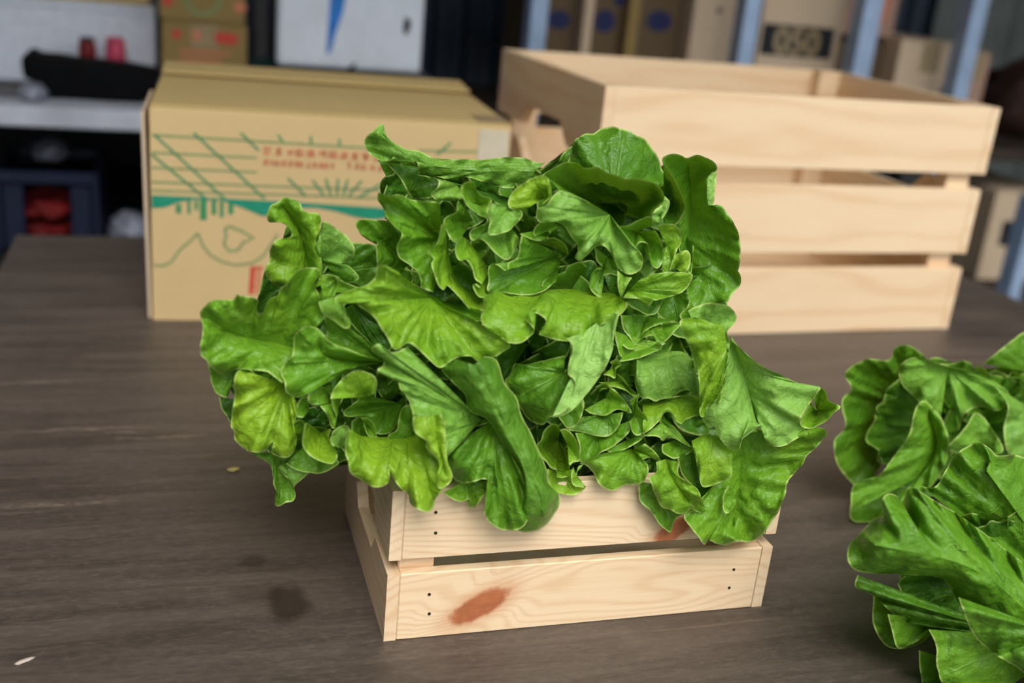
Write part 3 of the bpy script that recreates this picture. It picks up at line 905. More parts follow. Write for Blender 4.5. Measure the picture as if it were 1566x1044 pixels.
def leaf(hd, fr, root, rim, Y, tint=0.5, ruf=0.8, bul=0.0, pale=0.0, mode='F', jit=0.55, yoff=0.0):
    """root: one point (fan), a midrib ('S') or a root line ('L'); rim: traced margin. Depths Y = (root, rim) in cm along world y."""
    LEAFN[0] += 1
    if hd == 'S': yoff -= 7.0; tint = max(0, tint - 0.1); ruf *= 1.25
    seed = LEAFN[0] * 7.31
    fx, fy, fs = FR[fr]
    def cv(p, y):
        return (fx + p[0] * fs, fy + p[1] * fs, (y + (p[2] if len(p) > 2 else 0.0)) + yoff)
    R = catmull([cv(p, Y[1]) for p in rim], 6)
    L0 = np.linalg.norm(np.diff(R[:, :2], axis=0), axis=1).sum()
    nu = int(min(120, max(26, L0 / 4.2)))
    R, Lr = resample(R, nu)
    if isinstance(root[0], (int, float)): root = [root]
    S = np.array([cv(p, Y[0]) for p in root], float)
    u = np.linspace(0, 1, nu)
    if mode == 'F' or len(S) == 1:
        B = np.repeat(S[:1], nu, 0)
    else:
        S2, _ = resample(catmull(S, 6) if len(S) > 2 else S, 60)
        sg = np.linspace(0, 1, 60)
        if mode == 'L':
            s = u
        else:
            dist = np.linalg.norm(R[:, :2] - S2[-1, :2], axis=1)
            ut = u[np.argmin(dist)]; ut = min(max(ut, 0.1), 0.9)
            s = np.where(u < ut, u / ut, (1 - u) / (1 - ut)) * 0.97
        B = np.stack([np.interp(s, sg, S2[:, k]) for k in range(3)], 1)
    rad = np.linalg.norm((R - B)[:, :2], axis=1)
    nv = int(min(26, max(10, rad.max() / 7)))
    vv = 1 - (1 - np.linspace(0, 1, nv)) ** 1.35
    arc = u * Lr
    pts = np.zeros((nu, nv, 3)); edge = np.zeros((nu, nv))
    for i in range(nu):
        wl = 1.0
        e1 = mnoise.noise(Vector((arc[i] / 11.0, seed, 0.3))) * jit * 1.6
        e2 = mnoise.noise(Vector((arc[i] / 11.0, seed, 9.3))) * jit * 1.6
        for j in range(nv):
            v = vv[j]
            px, py, yy = B[i] * (1 - v) + R[i] * v
            yy = B[i, 2] + (R[i, 2] - B[i, 2]) * (v ** 0.85)
            yy -= bul * 4 * v * (1 - v) if bul < 0 or True else 0
            f = min(1.0, rad[i] / 45.0)
            w1 = mnoise.noise(Vector((arc[i] / 34.0, v * 0.9, seed)))
            w2 = mnoise.noise(Vector((arc[i] / 15.0, v * 1.3, seed + 5)))
            w3 = mnoise.noise(Vector((px / 16.0, py / 16.0, seed)))
            w4 = mnoise.noise(Vector((px / 7.0, py / 7.0, seed)))
            w5 = mnoise.noise(Vector((arc[i] / 26.0, seed + 3, 1.7)))
            cu = max(0.0, (v - 0.72) / 0.28) ** 2
            yy += f * (ruf * 1.35 * w1 * v ** 1.2 + ruf * 0.60 * w2 * v ** 2.0 + (0.35 + 0.5 * ruf) * w5 * cu * 1.6) + 0.30 * w3 * min(1, .3 + ruf) * min(1, v * 3) + 0.09 * w4
            k = v ** 6
            pts[i, j] = (px + e1 * k, py + e2 * k, yy)
            edge[i, j] = (1 - v) * rad[i] * 0.045
    W = at(pts[..., 0], pts[..., 1], pts[..., 2] / 100.0).reshape(-1, 3)
    # leaves rest on the table, never below it
    zmin = TZ + 0.003
    low = W[:, 2] < zmin
    if low.any():
        D_ = W[low] - CAM
        W[low] = CAM + D_ * ((zmin - CAM[2]) / D_[:, 2])[:, None]
    o = HEADS[hd]
    W = W - np.array(o.location)
    idx = np.arange(nu * nv).reshape(nu, nv)
    fc = np.stack([idx[:-1, :-1], idx[1:, :-1], idx[1:, 1:], idx[:-1, 1:]], -1).reshape(-1, 4)
    me = raw('leaf', W.tolist(), fc.tolist())
    me.polygons.foreach_set('use_smooth', [True] * len(me.polygons))
    n = nu * nv
    for nm, arr in (('tint', np.full(n, float(tint))), ('pale', np.full(n, float(pale))), ('edge', edge.reshape(-1)),
                    ('lu', np.repeat(u, nv)), ('lv', np.tile(vv, nu))):
        at_ = me.attributes.new(nm, 'FLOAT', 'POINT'); at_.data.foreach_set('value', arr.astype(np.float32))
    return link('leaf', me, M['leaf'], o)


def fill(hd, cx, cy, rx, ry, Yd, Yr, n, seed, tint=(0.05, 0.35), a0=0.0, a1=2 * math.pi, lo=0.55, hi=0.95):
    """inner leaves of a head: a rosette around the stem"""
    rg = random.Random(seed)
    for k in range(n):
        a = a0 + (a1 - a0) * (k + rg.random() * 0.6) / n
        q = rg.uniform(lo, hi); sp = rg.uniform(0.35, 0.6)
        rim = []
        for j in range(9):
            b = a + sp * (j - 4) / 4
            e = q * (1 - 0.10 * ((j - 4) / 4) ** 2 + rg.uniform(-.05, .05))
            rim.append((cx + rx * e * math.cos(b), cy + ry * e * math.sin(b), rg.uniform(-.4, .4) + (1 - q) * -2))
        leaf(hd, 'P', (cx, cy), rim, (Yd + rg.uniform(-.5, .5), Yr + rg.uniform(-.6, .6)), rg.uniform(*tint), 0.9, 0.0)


def stem(hd, px, py, Y, direc, ln=0.05, r=0.016):
    o = HEADS[hd]
    p = Vector(at(px, py, Y)) - o.location
    me = lathe_me('stem', [(r * .8, 0), (r, 0.006), (r * 1.05, ln * .5), (r * 1.5, ln)], 20)
    s = link('stem', me, M['stem'], o, p, Vector(direc).to_track_quat('Z', 'Y').to_euler(), True)
    return s


head('T', 'topmost green lettuce head, its open heart facing forward above the other two', 850, 400, 0.70, TZ + 0.16)
head('L', 'lower left green lettuce head overhanging the small crate towards the printed box', 560, 620, 0.66, TZ + 0.055)
head('R', 'lower right green lettuce head spilling over the small crate front corner', 980, 640, 0.66, TZ + 0.055)
head('Q', 'farther of the two lettuce heads lying on the table at right', 1480, 700, 0.72, TZ + 0.001)
head('S', 'nearer darker lettuce head on the table at lower right edge', 1520, 900, 0.52, TZ + 0.001)

# ---- left head, back to front
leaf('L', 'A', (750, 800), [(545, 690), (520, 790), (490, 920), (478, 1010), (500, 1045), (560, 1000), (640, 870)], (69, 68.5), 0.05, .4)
leaf('L', 'A', [(930, 780), (890, 620), (850, 450), (770, 270), (690, 180)],
     [(690, 832), (620, 812), (560, 745), (550, 680), (585, 600), (590, 520), (650, 450), (755, 430), (750, 390), (720, 340), (655, 308), (582, 315), (565, 250),
      (592, 180), (650, 150), (700, 110), (780, 125), (832, 160), (850, 205), (900, 232), (960, 235), (1000, 270), (992, 340), (980, 420), (965, 500), (1000, 600), (1020, 760)],
     (66.5, 65), 0.72, 1.0, 0.6, mode='S')
leaf('L', 'A', (1180, 700), [(1200, 470), (1330, 478), (1440, 500), (1475, 590), (1450, 700), (1440, 840), (1300, 835), (1200, 775)], (67, 67.5), 0.22, .5)
leaf('L', 'A', (1000, 610), [(950, 480), (985, 440), (1008, 302), (1100, 350), (1190, 410), (1250, 480), (1265, 545), (1238, 610), (1160, 638), (1060, 624)], (65.4, 64.6), 0.35, .3, 0.3, 0.30)
leaf('L', 'A', (1000, 620), [(1060, 635), (1130, 640), (1200, 650), (1250, 690), (1302, 755), (1240, 795), (1180, 785), (1100, 720)], (64.6, 64.2), 0.25, .5, .4)
leaf('L', 'A', [(1010, 880), (1300, 860)], [(980, 760), (1060, 720), (1180, 780), (1300, 830), (1440, 840), (1460, 900)], (63.5, 65), 0.55, .6, mode='L')
leaf('L', 'B', [(800, 480), (620, 440), (420, 400), (220, 330)],
     [(690, 760), (560, 670), (430, 655), (345, 650), (270, 665), (190, 690), (100, 610), (75, 570), (35, 540), (32, 470), (45, 380), (50, 300), (28, 198), (60, 155), (120, 100),
      (200, 95), (300, 90), (325, 48), (370, 62), (490, 90), (478, 150), (490, 205), (530, 202), (560, 130), (590, 80), (650, 60), (670, 10), (740, -50), (830, -150),
      (960, -160), (985, -120), (940, -30), (985, 60), (1010, 140), (1030, 240)], (62.8, 61.2), 0.62, 1.5, 0.4, mode='S')
leaf('L', 'A', (1150, 745), [(920, 845), (960, 790), (1050, 740), (1125, 760), (1118, 850), (1100, 905), (1000, 962), (955, 900)], (61.8, 60.8), 0.72, .7, .3)
leaf('L', 'B', (370, 900), [(180, 870), (200, 960), (240, 1020), (290, 1085), (420, 1060)], (66, 66), 0.05, .4)
leaf('L', 'B', (320, 640), [(90, 600), (110, 700), (150, 830), (245, 880), (257, 820), (292, 760), (350, 665)], (63.5, 63.5), 0.38, .6, .3)
leaf('L', 'B', (1250, 130), [(1150, 180), (1230, 280), (1350, 400), (1500, 520), (1560, 450), (1430, 250), (1300, 130)], (67, 66), 0.05, .6)
leaf('L', 'C', (640, 480), [(420, 480), (520, 530), (590, 580), (610, 650), (620, 740), (650, 820), (625, 890), (660, 910), (720, 880), (770, 870), (795, 820), (780, 760), (800, 730), (900, 640), (870, 590), (760, 540)], (64, 63.6), 0.45, .7, .3)
leaf('L', 'C', (700, 560), [(655, 595), (700, 660), (750, 700), (778, 760), (800, 730), (900, 640), (820, 600)], (63.4, 62.9), 0.5, .3, .2, .25)
leaf('L', 'C', (850, 440), [(715, 570), (800, 620), (900, 640), (1000, 646), (1080, 610), (1140, 560), (1090, 500), (1000, 440)], (63.4, 62.4), 0.5, .4)
leaf('L', 'C', (720, -60), [(420, -165), (345, -178), (308, -130), (298, -60), (305, 30), (285, 150), (278, 270), (305, 310), (310, 380), (400, 460), (480, 480), (550, 465), (588, 412), (618, 393),
     (642, 420), (600, 460), (610, 492), (680, 518), (740, 515), (780, 460), (802, 370), (775, 290), (800, 200), (810, 90)], (63, 61.3), 1.0, .9, 1.0)
leaf('L', 'B', [(1500, 595), (1250, 580), (950, 560)],
     [(1400, 560), (1200, 480), (1060, 425), (1000, 350), (940, 310), (880, 303), (820, 340), (782, 380), (775, 450), (765, 540), (720, 590), (680, 640), (678, 690), (705, 750), (715, 830), (760, 862),
      (830, 872), (960, 805), (1060, 710), (1200, 645), (1330, 615)], (61.8, 60.4), 0.52, .7, .5, mode='S')
leaf('L', 'B', (1490, 600), [(1300, 530), (1060, 432), (1042, 330), (1030, 225), (1130, 258), (1300, 380), (1420, 450)], (62.3, 61.6), 0.5, .5, .3)
leaf('L', 'B', (1150, 60), [(975, 110), (1000, 190), (1060, 240), (1120, 280), (1190, 326), (1233, 300), (1210, 220), (1180, 180), (1190, 130), (1270, 108)], (60.8, 60.0), 0.72, .5, .4, .15)
# left heart
leaf('L', 'C', (1640, 90), [(1240, -10), (1200, 35), (1292, 50), (1240, 100), (1178, 150), (1190, 188), (1300, 195), (1380, 240), (1430, 320), (1500, 335), (1560, 310), (1640, 200)], (65, 61.4), 0.30, .7, .2)
leaf('L', 'C', (1450, 330), [(1300, 190), (1240, 230), (1250, 330), (1330, 365), (1440, 352), (1480, 388), (1530, 398), (1580, 330)], (64, 61.6), 0.25, .7)
leaf('L', 'C', (900, 120), [(895, 25), (840, 40), (800, 100), (793, 180), (850, 202), (890, 150)], (62, 61.2), 0.5, .4)
leaf('L', 'C', (830, 340), [(765, 310), (768, 250), (820, 213), (862, 230), (870, 280)], (62.2, 61.2), 0.75, .4)
leaf('L', 'C', (1150, 70), [(930, 105), (890, 65), (897, 0), (940, -40), (985, -52), (1040, -20), (1075, 30), (1082, 100), (1112, 180), (1108, 285), (1078, 272), (1040, 180), (990, 105)], (62.2, 60.4), 0.58, .6, .3)
leaf('L', 'C', (1000, 320), [(920, 270), (870, 238), (853, 330), (848, 420), (890, 490), (980, 545), (1080, 572), (1122, 530), (1132, 490), (1100, 420), (1062, 365), (1075, 288)], (63, 60.4), 0.95, .4)
leaf('L', 'C', (1160, 445), [(1085, 425), (1068, 370), (1100, 300), (1180, 258), (1228, 290), (1200, 400)], (60.9, 60.2), 0.45, .4, .2, .3)
leaf('L', 'B', (1350, 870), [(1072, 885), (1100, 800), (1180, 710), (1280, 655), (1340, 665), (1420, 700), (1448, 760), (1432, 842)], (60.9, 59.6), 0.88, .5, .6)
leaf('L', 'C', (1365, 270), [(1305, 195), (1372, 200), (1422, 260), (1442, 362), (1380, 352), (1345, 290), (1328, 235)], (62, 60.8), 0.6, .3)
leaf('L', 'G', (390, 890), [(165, 914), (180, 860), (240, 820), (260, 720), (290, 640), (360, 618), (378, 700), (390, 830)], (61, 60.2), 0.5, .5, .2)
leaf('L', 'G', (920, 740), [(330, 160), (210, 202), (150, 170), (100, 130), (38, 180), (130, 250), (142, 310), (95, 330), (90, 362), (120, 372), (180, 350), (242, 390), (270, 490), (320, 550), (350, 612), (370, 700),
     (380, 812), (482, 890), (475, 950), (500, 1010), (560, 1100), (645, 1045), (735, 925)], (60.4, 57.8), 0.52, .9, 1.3, .28)
# front lime leaf hanging over the crate's corner
leaf('L', 'H', [(-40, 190), (120, 200), (330, 180), (560, 120)], [(-142, 130), (-167, 240), (-167, 325), (-142, 405), (-127, 485), (-47, 543), (43, 595), (123, 597), (185, 550), (168, 465), (195, 500), (280, 612),
     (340, 662), (350, 730), (430, 782), (490, 798), (540, 760), (555, 690), (620, 612), (682, 540), (686, 490), (650, 400), (640, 320)], (61, 57.4), 0.90, .9, 1.0, mode='L')
leaf('L', 'H', [(560, 20), (560, 180), (600, 350), (630, 520)], [(440, 60), (380, 20), (382, 150), (480, 232), (475, 285), (560, 370), (580, 440), (560, 520), (580, 610), (640, 590), (683, 540), (687, 490), (648, 385), (637, 200), (628, 90), (600, 20)], (56.8, 56.6), 0.95, .4, .2, mode='S')
# long folded dark leaf in the middle
leaf('L', 'H', (800, 540), [(606, 648), (700, 702), (770, 716), (830, 690), (808, 740), (850, 772), (890, 740), (930, 680), (985, 648), (1042, 652), (1050, 560)], (59.2, 58.6), 0.62, .6)
leaf('L', 'H', (1010, 60), [(860, 160), (740, 260), (640, 380), (690, 520), (760, 566), (860, 556), (930, 533), (1000, 560), (1052, 630), (1030, 690), (970, 730), (943, 800), (980, 872), (1060, 932), (1130, 942), (1200, 942), (1270, 900), (1310, 780), (1300, 600)],
     (60, 57.8), 0.30, 1.0, .9)
leaf('L', 'G', [(860, 300), (1000, 560), (1130, 850), (1260, 1100), (1390, 1380), (1390, 1500)],
     [(700, 250), (600, 330), (690, 440), (790, 540), (800, 622), (840, 682), (940, 720), (1010, 800), (1080, 920), (1150, 1030), (1225, 1130), (1275, 1240), (1255, 1400), (1230, 1490), (1200, 1612), (1300, 1638), (1390, 1612),
      (1480, 1532), (1542, 1420), (1540, 1330), (1455, 1240), (1440, 1130), (1380, 990), (1320, 850), (1240, 700), (1200, 560), (1102, 440), (1090, 390), (1035, 255), (940, 230)], (56.6, 58.6), 0.26, .5, .9, .06, mode='S')

# ---- right head, back to front
leaf('R', 'I', (1250, 820), [(1160, 620), (1210, 595), (1300, 575), (1430, 580), (1502, 650), (1490, 705), (1438, 760), (1452, 830), (1500, 920), (1560, 985), (1500, 1040)], (62, 61.5), 0.45, .6, .2, .38)
leaf('R', 'J', (330, 260), [(330, 120), (150, 165), (0, 197), (-63, 184), (-110, 280), (-145, 330), (-93, 441), (-33, 526), (27, 616), (100, 667), (165, 674), (210, 613), (270, 605), (370, 500), (415, 380)], (59.0, 59.9), 0.34, .6, 1.0)
leaf('R', 'J', (330, 560), [(470, 430), (483, 480), (485, 540), (460, 630), (420, 682), (358, 708), (318, 660), (285, 620)], (61, 60.2), 0.48, .4)
leaf('R', 'J', [(910, 130), (1050, 108), (1250, 88), (1350, 150)], [(905, 200), (888, 290), (900, 380), (940, 462), (1000, 462), (1060, 492), (1105, 472), (1200, 452), (1262, 404), (1312, 400), (1372, 442), (1402, 440), (1392, 300), (1365, 180)], (62, 60.3), 0.52, .5, 1.2, .38, mode='L')
leaf('R', 'J', (660, 460), [(490, 555), (560, 592), (660, 602), (740, 560), (800, 560), (868, 582), (825, 500), (760, 420), (700, 368)], (61.6, 60.4), 0.66, .5)
leaf('R', 'J', (610, 410), [(543, 545), (590, 470), (622, 388), (692, 382), (650, 340), (575, 370)], (61, 60.1), 0.6, .4)
leaf('R', 'J', (790, 330), [(600, 335), (690, 365), (820, 402), (900, 472), (935, 442), (882, 412), (842, 362), (800, 302), (745, 265)], (61.3, 60.3), 0.75, .4)
leaf('R', 'J', (720, 210), [(640, 275), (690, 285), (735, 305), (742, 232), (785, 190), (750, 148), (690, 175)], (61.2, 60.3), 0.8, .4)
leaf('R', 'J', [(800, 120), (1000, 60)], [(770, 170), (800, 170), (900, 150), (1000, 115), (1110, 60), (1090, 10)], (61, 60.2), 0.6, .3, mode='L')
leaf('R', 'J', [(955, 505), (1100, 490), (1250, 450), (1410, 450)], [(955, 760), (1000, 720), (1032, 702), (1090, 640), (1130, 580), (1170, 580), (1212, 642), (1265, 672), (1290, 640), (1420, 592)], (61.2, 59.5), 0.80, .6, .5, mode='L')
leaf('R', 'J', (890, 590), [(850, 480), (905, 440), (932, 428), (905, 500), (940, 560), (985, 610), (997, 670), (960, 742), (910, 762), (868, 730), (853, 650)], (60.4, 59.3), 0.58, .3)
leaf('R', 'J', (620, 600), [(800, 575), (782, 650), (730, 732), (670, 768), (580, 762), (480, 737), (360, 715), (420, 682), (480, 610)], (61.4, 60), 0.36, .3, .2, .12)
leaf('R', 'J', (600, 740), [(858, 640), (852, 722), (780, 800), (700, 862), (620, 902), (560, 952), (455, 972), (450, 850), (415, 740)], (61.2, 59.6), 0.45, .4)
leaf('R', 'J', (820, 800), [(660, 880), (720, 900), (800, 880), (860, 850), (950, 790), (960, 760), (900, 770)], (60.6, 59.6), 0.5, .4)
leaf('R', 'J', (1110, 650), [(955, 768), (1040, 766), (1090, 780), (1115, 808), (1150, 775), (1220, 790), (1335, 852), (1265, 760), (1200, 680)], (60.4, 59.5), 0.58, .3, .2, .15)
leaf('R', 'J', (1210, 800), [(1110, 830), (1105, 865), (1120, 905), (1200, 945), (1290, 922), (1340, 892), (1378, 852), (1320, 850)], (60.5, 59.6), 0.52, .5)
leaf('R', 'K', (280, 170), [(295, 95), (270, 45), (220, 42), (170, 90), (140, 170), (98, 225), (120, 282), (180, 342), (220, 392), (265, 412), (275, 472), (372, 452), (372, 380), (430, 342)], (68, 59.2), 0.78, .4)
leaf('R', 'K', (350, 200), [(295, 92), (340, 78), (402, 130), (442, 220), (452, 335), (400, 342), (368, 372), (360, 270)], (60.3, 58.9), 0.72, .3)
leaf('R', 'K', (300, 430), [(192, 400), (200, 500), (240, 572), (310, 602), (420, 607), (505, 545), (440, 545), (390, 500), (400, 400)], (60.2, 59.1), 0.85, .4)
leaf('R', 'K', (420, 440), [(485, 362), (440, 380), (433, 450), (450, 512), (502, 546), (430, 546), (393, 520), (383, 450), (400, 380)], (58.9, 58.8), 0.72, .3)
leaf('R', 'K', (870, 240), [(640, 275), (455, 352), (500, 370), (560, 430), (590, 502), (650, 557), (720, 577), (800, 535), (870, 532), (950, 512), (997, 440), (995, 370), (958, 330), (1020, 310), (1102, 347), (1060, 270), (970, 200)], (60.6, 58.8), 0.62, .6, .6)
leaf('R', 'M', (260, 420), [(100, 400), (88, 440), (95, 552), (180, 632), (240, 722), (300, 782), (346, 802), (382, 702), (450, 650)], (59.4, 58.9), 0.22, .5)
leaf('R', 'M', (500, 150), [(390, 200), (440, 350), (560, 480), (600, 640), (760, 660), (790, 520), (810, 380)], (60, 59.3), 0.15, .4)
leaf('R', 'M', [(900, 20), (900, 280), (880, 530), (830, 760)], [(620, 540), (560, 620), (450, 665), (490, 752), (560, 832), (612, 908), (640, 866), (720, 897), (790, 910), (870, 872), (980, 880), (1060, 837), (1150, 722), (1210, 622), (1260, 500), (1277, 400),
     (1332, 330), (1402, 250), (1428, 192), (1482, 150), (1545, 80), (1590, -10), (1400, -60)], (59.6, 57.9), 0.60, 1.4, .2, mode='S')
leaf('R', 'M', [(300, 220), (370, 400), (500, 570)], [(225, 240), (225, 320), (168, 370), (190, 420), (213, 500), (268, 600), (340, 622), (400, 657), (470, 652), (500, 610), (560, 642), (632, 652), (592, 540), (560, 460), (480, 400), (405, 340), (412, 240)], (57.9, 57.9), 0.74, 1.1, .3, mode='S')
leaf('R', 'M', [(510, 70), (650, 20), (830, 120)], [(520, 130), (560, 300), (590, 432), (650, 437), (720, 412), (797, 380), (832, 330), (835, 200)], (58.8, 58.0), 0.76, .4, .5, mode='L')
leaf('R', 'M', (850, 480), [(800, 425), (760, 520), (763, 622), (800, 652), (870, 570)], (57.9, 57.6), 0.6, .4)
leaf('R', 'L', (1300, 350), [(1240, 300), (1165, 450), (1225, 502), (1300, 482), (1380, 432), (1440, 372), (1492, 320), (1392, 270), (1382, 220), (1342, 168), (1270, 250)], (60.5, 57.4), 0.68, .4)
leaf('R', 'L', [(620, -250), (700, 0), (780, 280), (835, 460)], [(560, 100), (540, 270), (470, 340), (388, 402), (400, 452), (440, 492), (490, 487), (530, 580), (600, 657), (682, 670), (690, 610), (740, 550), (852, 486), (908, 540), (895, 620), (1010, 642), (1120, 592), (1215, 500),
     (1163, 450), (1200, 370), (1275, 250), (1330, 165), (1200, 150), (1000, 62), (850, -8), (720, -115), (620, -190)], (58.8, 57.4), 0.52, .7, .8, .45, mode='S')
leaf('R', 'L', [(560, -330), (580, -100), (540, 100)], [(330, -390), (204, -357), (285, -150), (345, 20), (366, 200), (372, 405), (480, 332), (545, 262), (555, 180), (575, 80), (605, -50)], (57.6, 57.6), 0.84, .9, .4, mode='L')

# ---- top head, back to front
leaf('T', 'F', (640, 540), [(305, 330), (335, 250), (345, 190), (370, 150), (430, 110), (495, 110), (540, 80), (620, 62), (690, 75), (770, 100), (800, 125), (850, 140), (890, 190), (930, 240), (960, 300), (975, 360), (1010, 400), (1070, 470)], (69, 72), 0.24, .5, .3)
leaf('T', 'D', (560, 400), [(250, 350), (330, 430), (390, 512), (440, 602), (480, 648), (600, 645), (690, 600), (760, 560)], (72, 71.5), 0.18, .5)
leaf('T', 'D', [(1450, 430), (900, 415), (500, 350), (330, 220), (215, 100)],
     [(1400, 560), (1200, 560), (1050, 515), (900, 475), (780, 492), (660, 472), (560, 482), (520, 430), (510, 350), (460, 357), (400, 310), (355, 250), (330, 300), (255, 352), (150, 302), (100, 240), (93, 170), (160, 100), (236, 40), (240, 110),
      (290, 170), (400, 240), (540, 268), (640, 320), (780, 330), (920, 330), (1010, 336), (1190, 315), (1340, 317), (1480, 358), (1540, 350)], (70, 70.4), 0.45, .9, .1, .15, mode='S')
leaf('T', 'D', (1250, 640), [(640, 470), (780, 520), (900, 560), (1060, 640), (1250, 720), (1330, 600), (1300, 520)], (72, 70), 0.12, .6)
leaf('T', 'D', (830, 540), [(520, 455), (600, 465), (672, 490), (682, 530), (650, 580), (620, 612), (660, 652), (740, 662), (830, 662), (885, 640), (900, 590)], (67.6, 66), 0.55, .5, .4, .22)
leaf('T', 'E', (450, 330), [(260, 520), (195, 420), (188, 300), (184, 200), (190, 150), (110, 135), (50, 85), (18, -5), (100, -28), (190, -20), (280, -10), (342, 50), (390, 130)], (66.5, 64.5), 0.42, .8, .4)
leaf('T', 'E', (720, 130), [(640, 560), (540, 520), (542, 480), (515, 400), (450, 340), (370, 280), (343, 200), (388, 93), (330, 30), (270, -35), (240, -115), (198, -175), (203, -240), (270, -212), (370, -226), (450, -185), (560, -175), (690, -160)], (66.5, 62.8), 0.55, .9, .4)
leaf('T', 'D', (960, 820), [(840, 660), (830, 690), (820, 750), (740, 792), (718, 832), (740, 900), (790, 980), (830, 1000)], (66, 63), 0.38, .5)
leaf('T', 'F', [(1150, 1150), (1175, 950), (1185, 750), (1185, 550), (1165, 340)],
     [(1000, 780), (1060, 757), (1112, 700), (1137, 640), (1132, 580), (1100, 500), (1050, 410), (973, 300), (1040, 253), (1120, 268), (1150, 283), (1220, 261), (1290, 280), (1352, 320), (1367, 370), (1325, 385), (1300, 430), (1297, 540), (1305, 613),
      (1380, 611), (1430, 660), (1482, 740), (1517, 820), (1530, 930), (1520, 1050), (1507, 1072), (1533, 1112), (1527, 1180), (1470, 1240), (1430, 1302), (1300, 1312), (1195, 1335), (1150, 1290)], (68.5, 65.2), 0.38, .8, -.2, mode='S')
leaf('T', 'F', (990, 560), [(985, 300), (1020, 365), (1055, 410), (1102, 500), (1134, 580), (1140, 640), (1115, 705), (1062, 760), (1000, 770)], (68, 63.9), 0.16, .25, -.6)
leaf('T', 'F', [(1328, 386), (1300, 430), (1294, 540), (1305, 614)], [(1364, 376), (1357, 450), (1347, 560), (1341, 616)], (64.8, 65.0), 0.5, .05, .1, .6, mode='L', jit=.1)
leaf('T', 'F', (1120, 800), [(1040, 560), (1000, 640), (990, 740), (1060, 800), (1120, 1000), (1180, 1100), (1200, 900)], (67.6, 66.4), 0.12, .4)
leaf('T', 'F', (640, 660), [(300, 560), (200, 450), (148, 402), (200, 360), (290, 315), (390, 320), (420, 350), (470, 352), (520, 345), (580, 380), (660, 405), (720, 430), (790, 422), (860, 440), (935, 465), (982, 520), (994, 580), (940, 640), (903, 700), (930, 748)], (79, 63.6), 0.55, .6, -1.2)
leaf('T', 'F', (960, 690), [(998, 552), (1033, 590), (1022, 640), (990, 702), (960, 748), (905, 722), (918, 660), (985, 610)], (63.2, 62.8), 0.5, .2, .2, .4)
leaf('T', 'D', (1530, 640), [(1350, 745), (1250, 722), (1243, 650), (1290, 570), (1380, 508), (1470, 463), (1545, 470), (1580, 540), (1580, 640), (1500, 720)], (63.8, 62.6), 0.98, .5, .9)
leaf('T', 'D', (1010, 690), [(880, 650), (858, 570), (890, 515), (965, 513), (978, 570), (1040, 620), (1112, 652), (1080, 720), (1062, 800), (1000, 775), (915, 705)], (64.4, 63.4), 0.68, .4)
leaf('T', 'D', (1200, 790), [(880, 645), (910, 702), (1000, 777), (1065, 802), (1052, 852), (960, 880), (928, 930), (950, 982), (1010, 967), (1060, 997), (1110, 1057), (1180, 1117), (1240, 1133), (1292, 1055), (1325, 960)], (65.5, 62.4), 0.48, .6, .4, .12)
leaf('T', 'D', (1260, 700), [(1110, 680), (1073, 740), (1090, 820), (1078, 920), (1110, 940), (1200, 921), (1270, 882), (1355, 780), (1335, 740)], (62.8, 61.8), 0.42, .4, .3, .25)
leaf('T', 'E', (1640, 30), [(1330, 90), (1372, 112), (1440, 142), (1500, 147), (1557, 110), (1562, 70), (1450, 112), (1438, 60), (1480, 8), (1545, -35)], (64.5, 62.3), 0.40, .4)
leaf('T', 'E', (1660, 260), [(1345, 100), (1330, 180), (1310, 280), (1240, 320), (1225, 388), (1150, 340), (1100, 333), (1073, 380), (1080, 470), (1068, 540), (1110, 562), (1200, 560), (1350, 580), (1500, 560), (1620, 470)], (66, 62), 0.26, .6, .4)
leaf('T', 'E', (1600, 200), [(1330, 120), (1480, 150), (1600, 120), (1700, 180), (1720, 260)], (67, 64), 0.2, .6)
leaf('T', 'I', (340, 470), [(128, 450), (150, 402), (230, 370), (295, 345), (310, 310), (400, 273), (450, 310)], (66, 62.2), 0.36, .5)
leaf('T', 'F', (800, 800), [(925, 755), (890, 690), (800, 722), (740, 757), (658, 765), (648, 800), (680, 860), (710, 922), (760, 948), (800, 902), (830, 875), (882, 892), (888, 960), (900, 1030), (950, 1060), (982, 1005), (986, 920), (960, 840), (930, 790)], (64.5, 61.4), 0.46, .4)
leaf('T', 'F', (1010, 900), [(940, 758), (1000, 743), (1072, 755), (1107, 800), (1117, 870), (1082, 930), (1062, 1000), (1040, 1082), (985, 1085), (975, 1010), (990, 920)], (62.6, 61.8), 0.78, .4)
leaf('T', 'I', (1070, 320), [(1028, 335), (1060, 240), (1130, 200), (1160, 202), (1180, 250), (1167, 320), (1130, 365)], (62.5, 61.8), 0.9, .3, .3)
leaf('T', 'E', [(770, 40), (770, 300), (850, 480), (1050, 620)], [(705, 10), (682, 110), (655, 187), (603, 215), (598, 262), (642, 290), (620, 330), (645, 412), (680, 502), (725, 543), (745, 500), (790, 540), (850, 602), (900, 662), (930, 698), (1000, 717), (1048, 690)], (64.5, 61.8), 0.76, .5, .2, mode='L')
leaf('T', 'E', (800, 420), [(720, 250), (700, 400), (800, 560), (950, 640), (1000, 560), (960, 400), (850, 280)], (66, 64.5), 0.25, .5)
leaf('T', 'E', [(910, 140), (1060, 340), (1090, 560)], [(865, 106), (818, 170), (820, 262), (860, 307), (900, 295), (950, 370), (970, 452), (1022, 490), (1008, 525), (957, 488), (958, 532), (1000, 592), (1045, 602)], (63.8, 62), 0.70, .4, .1, mode='L')
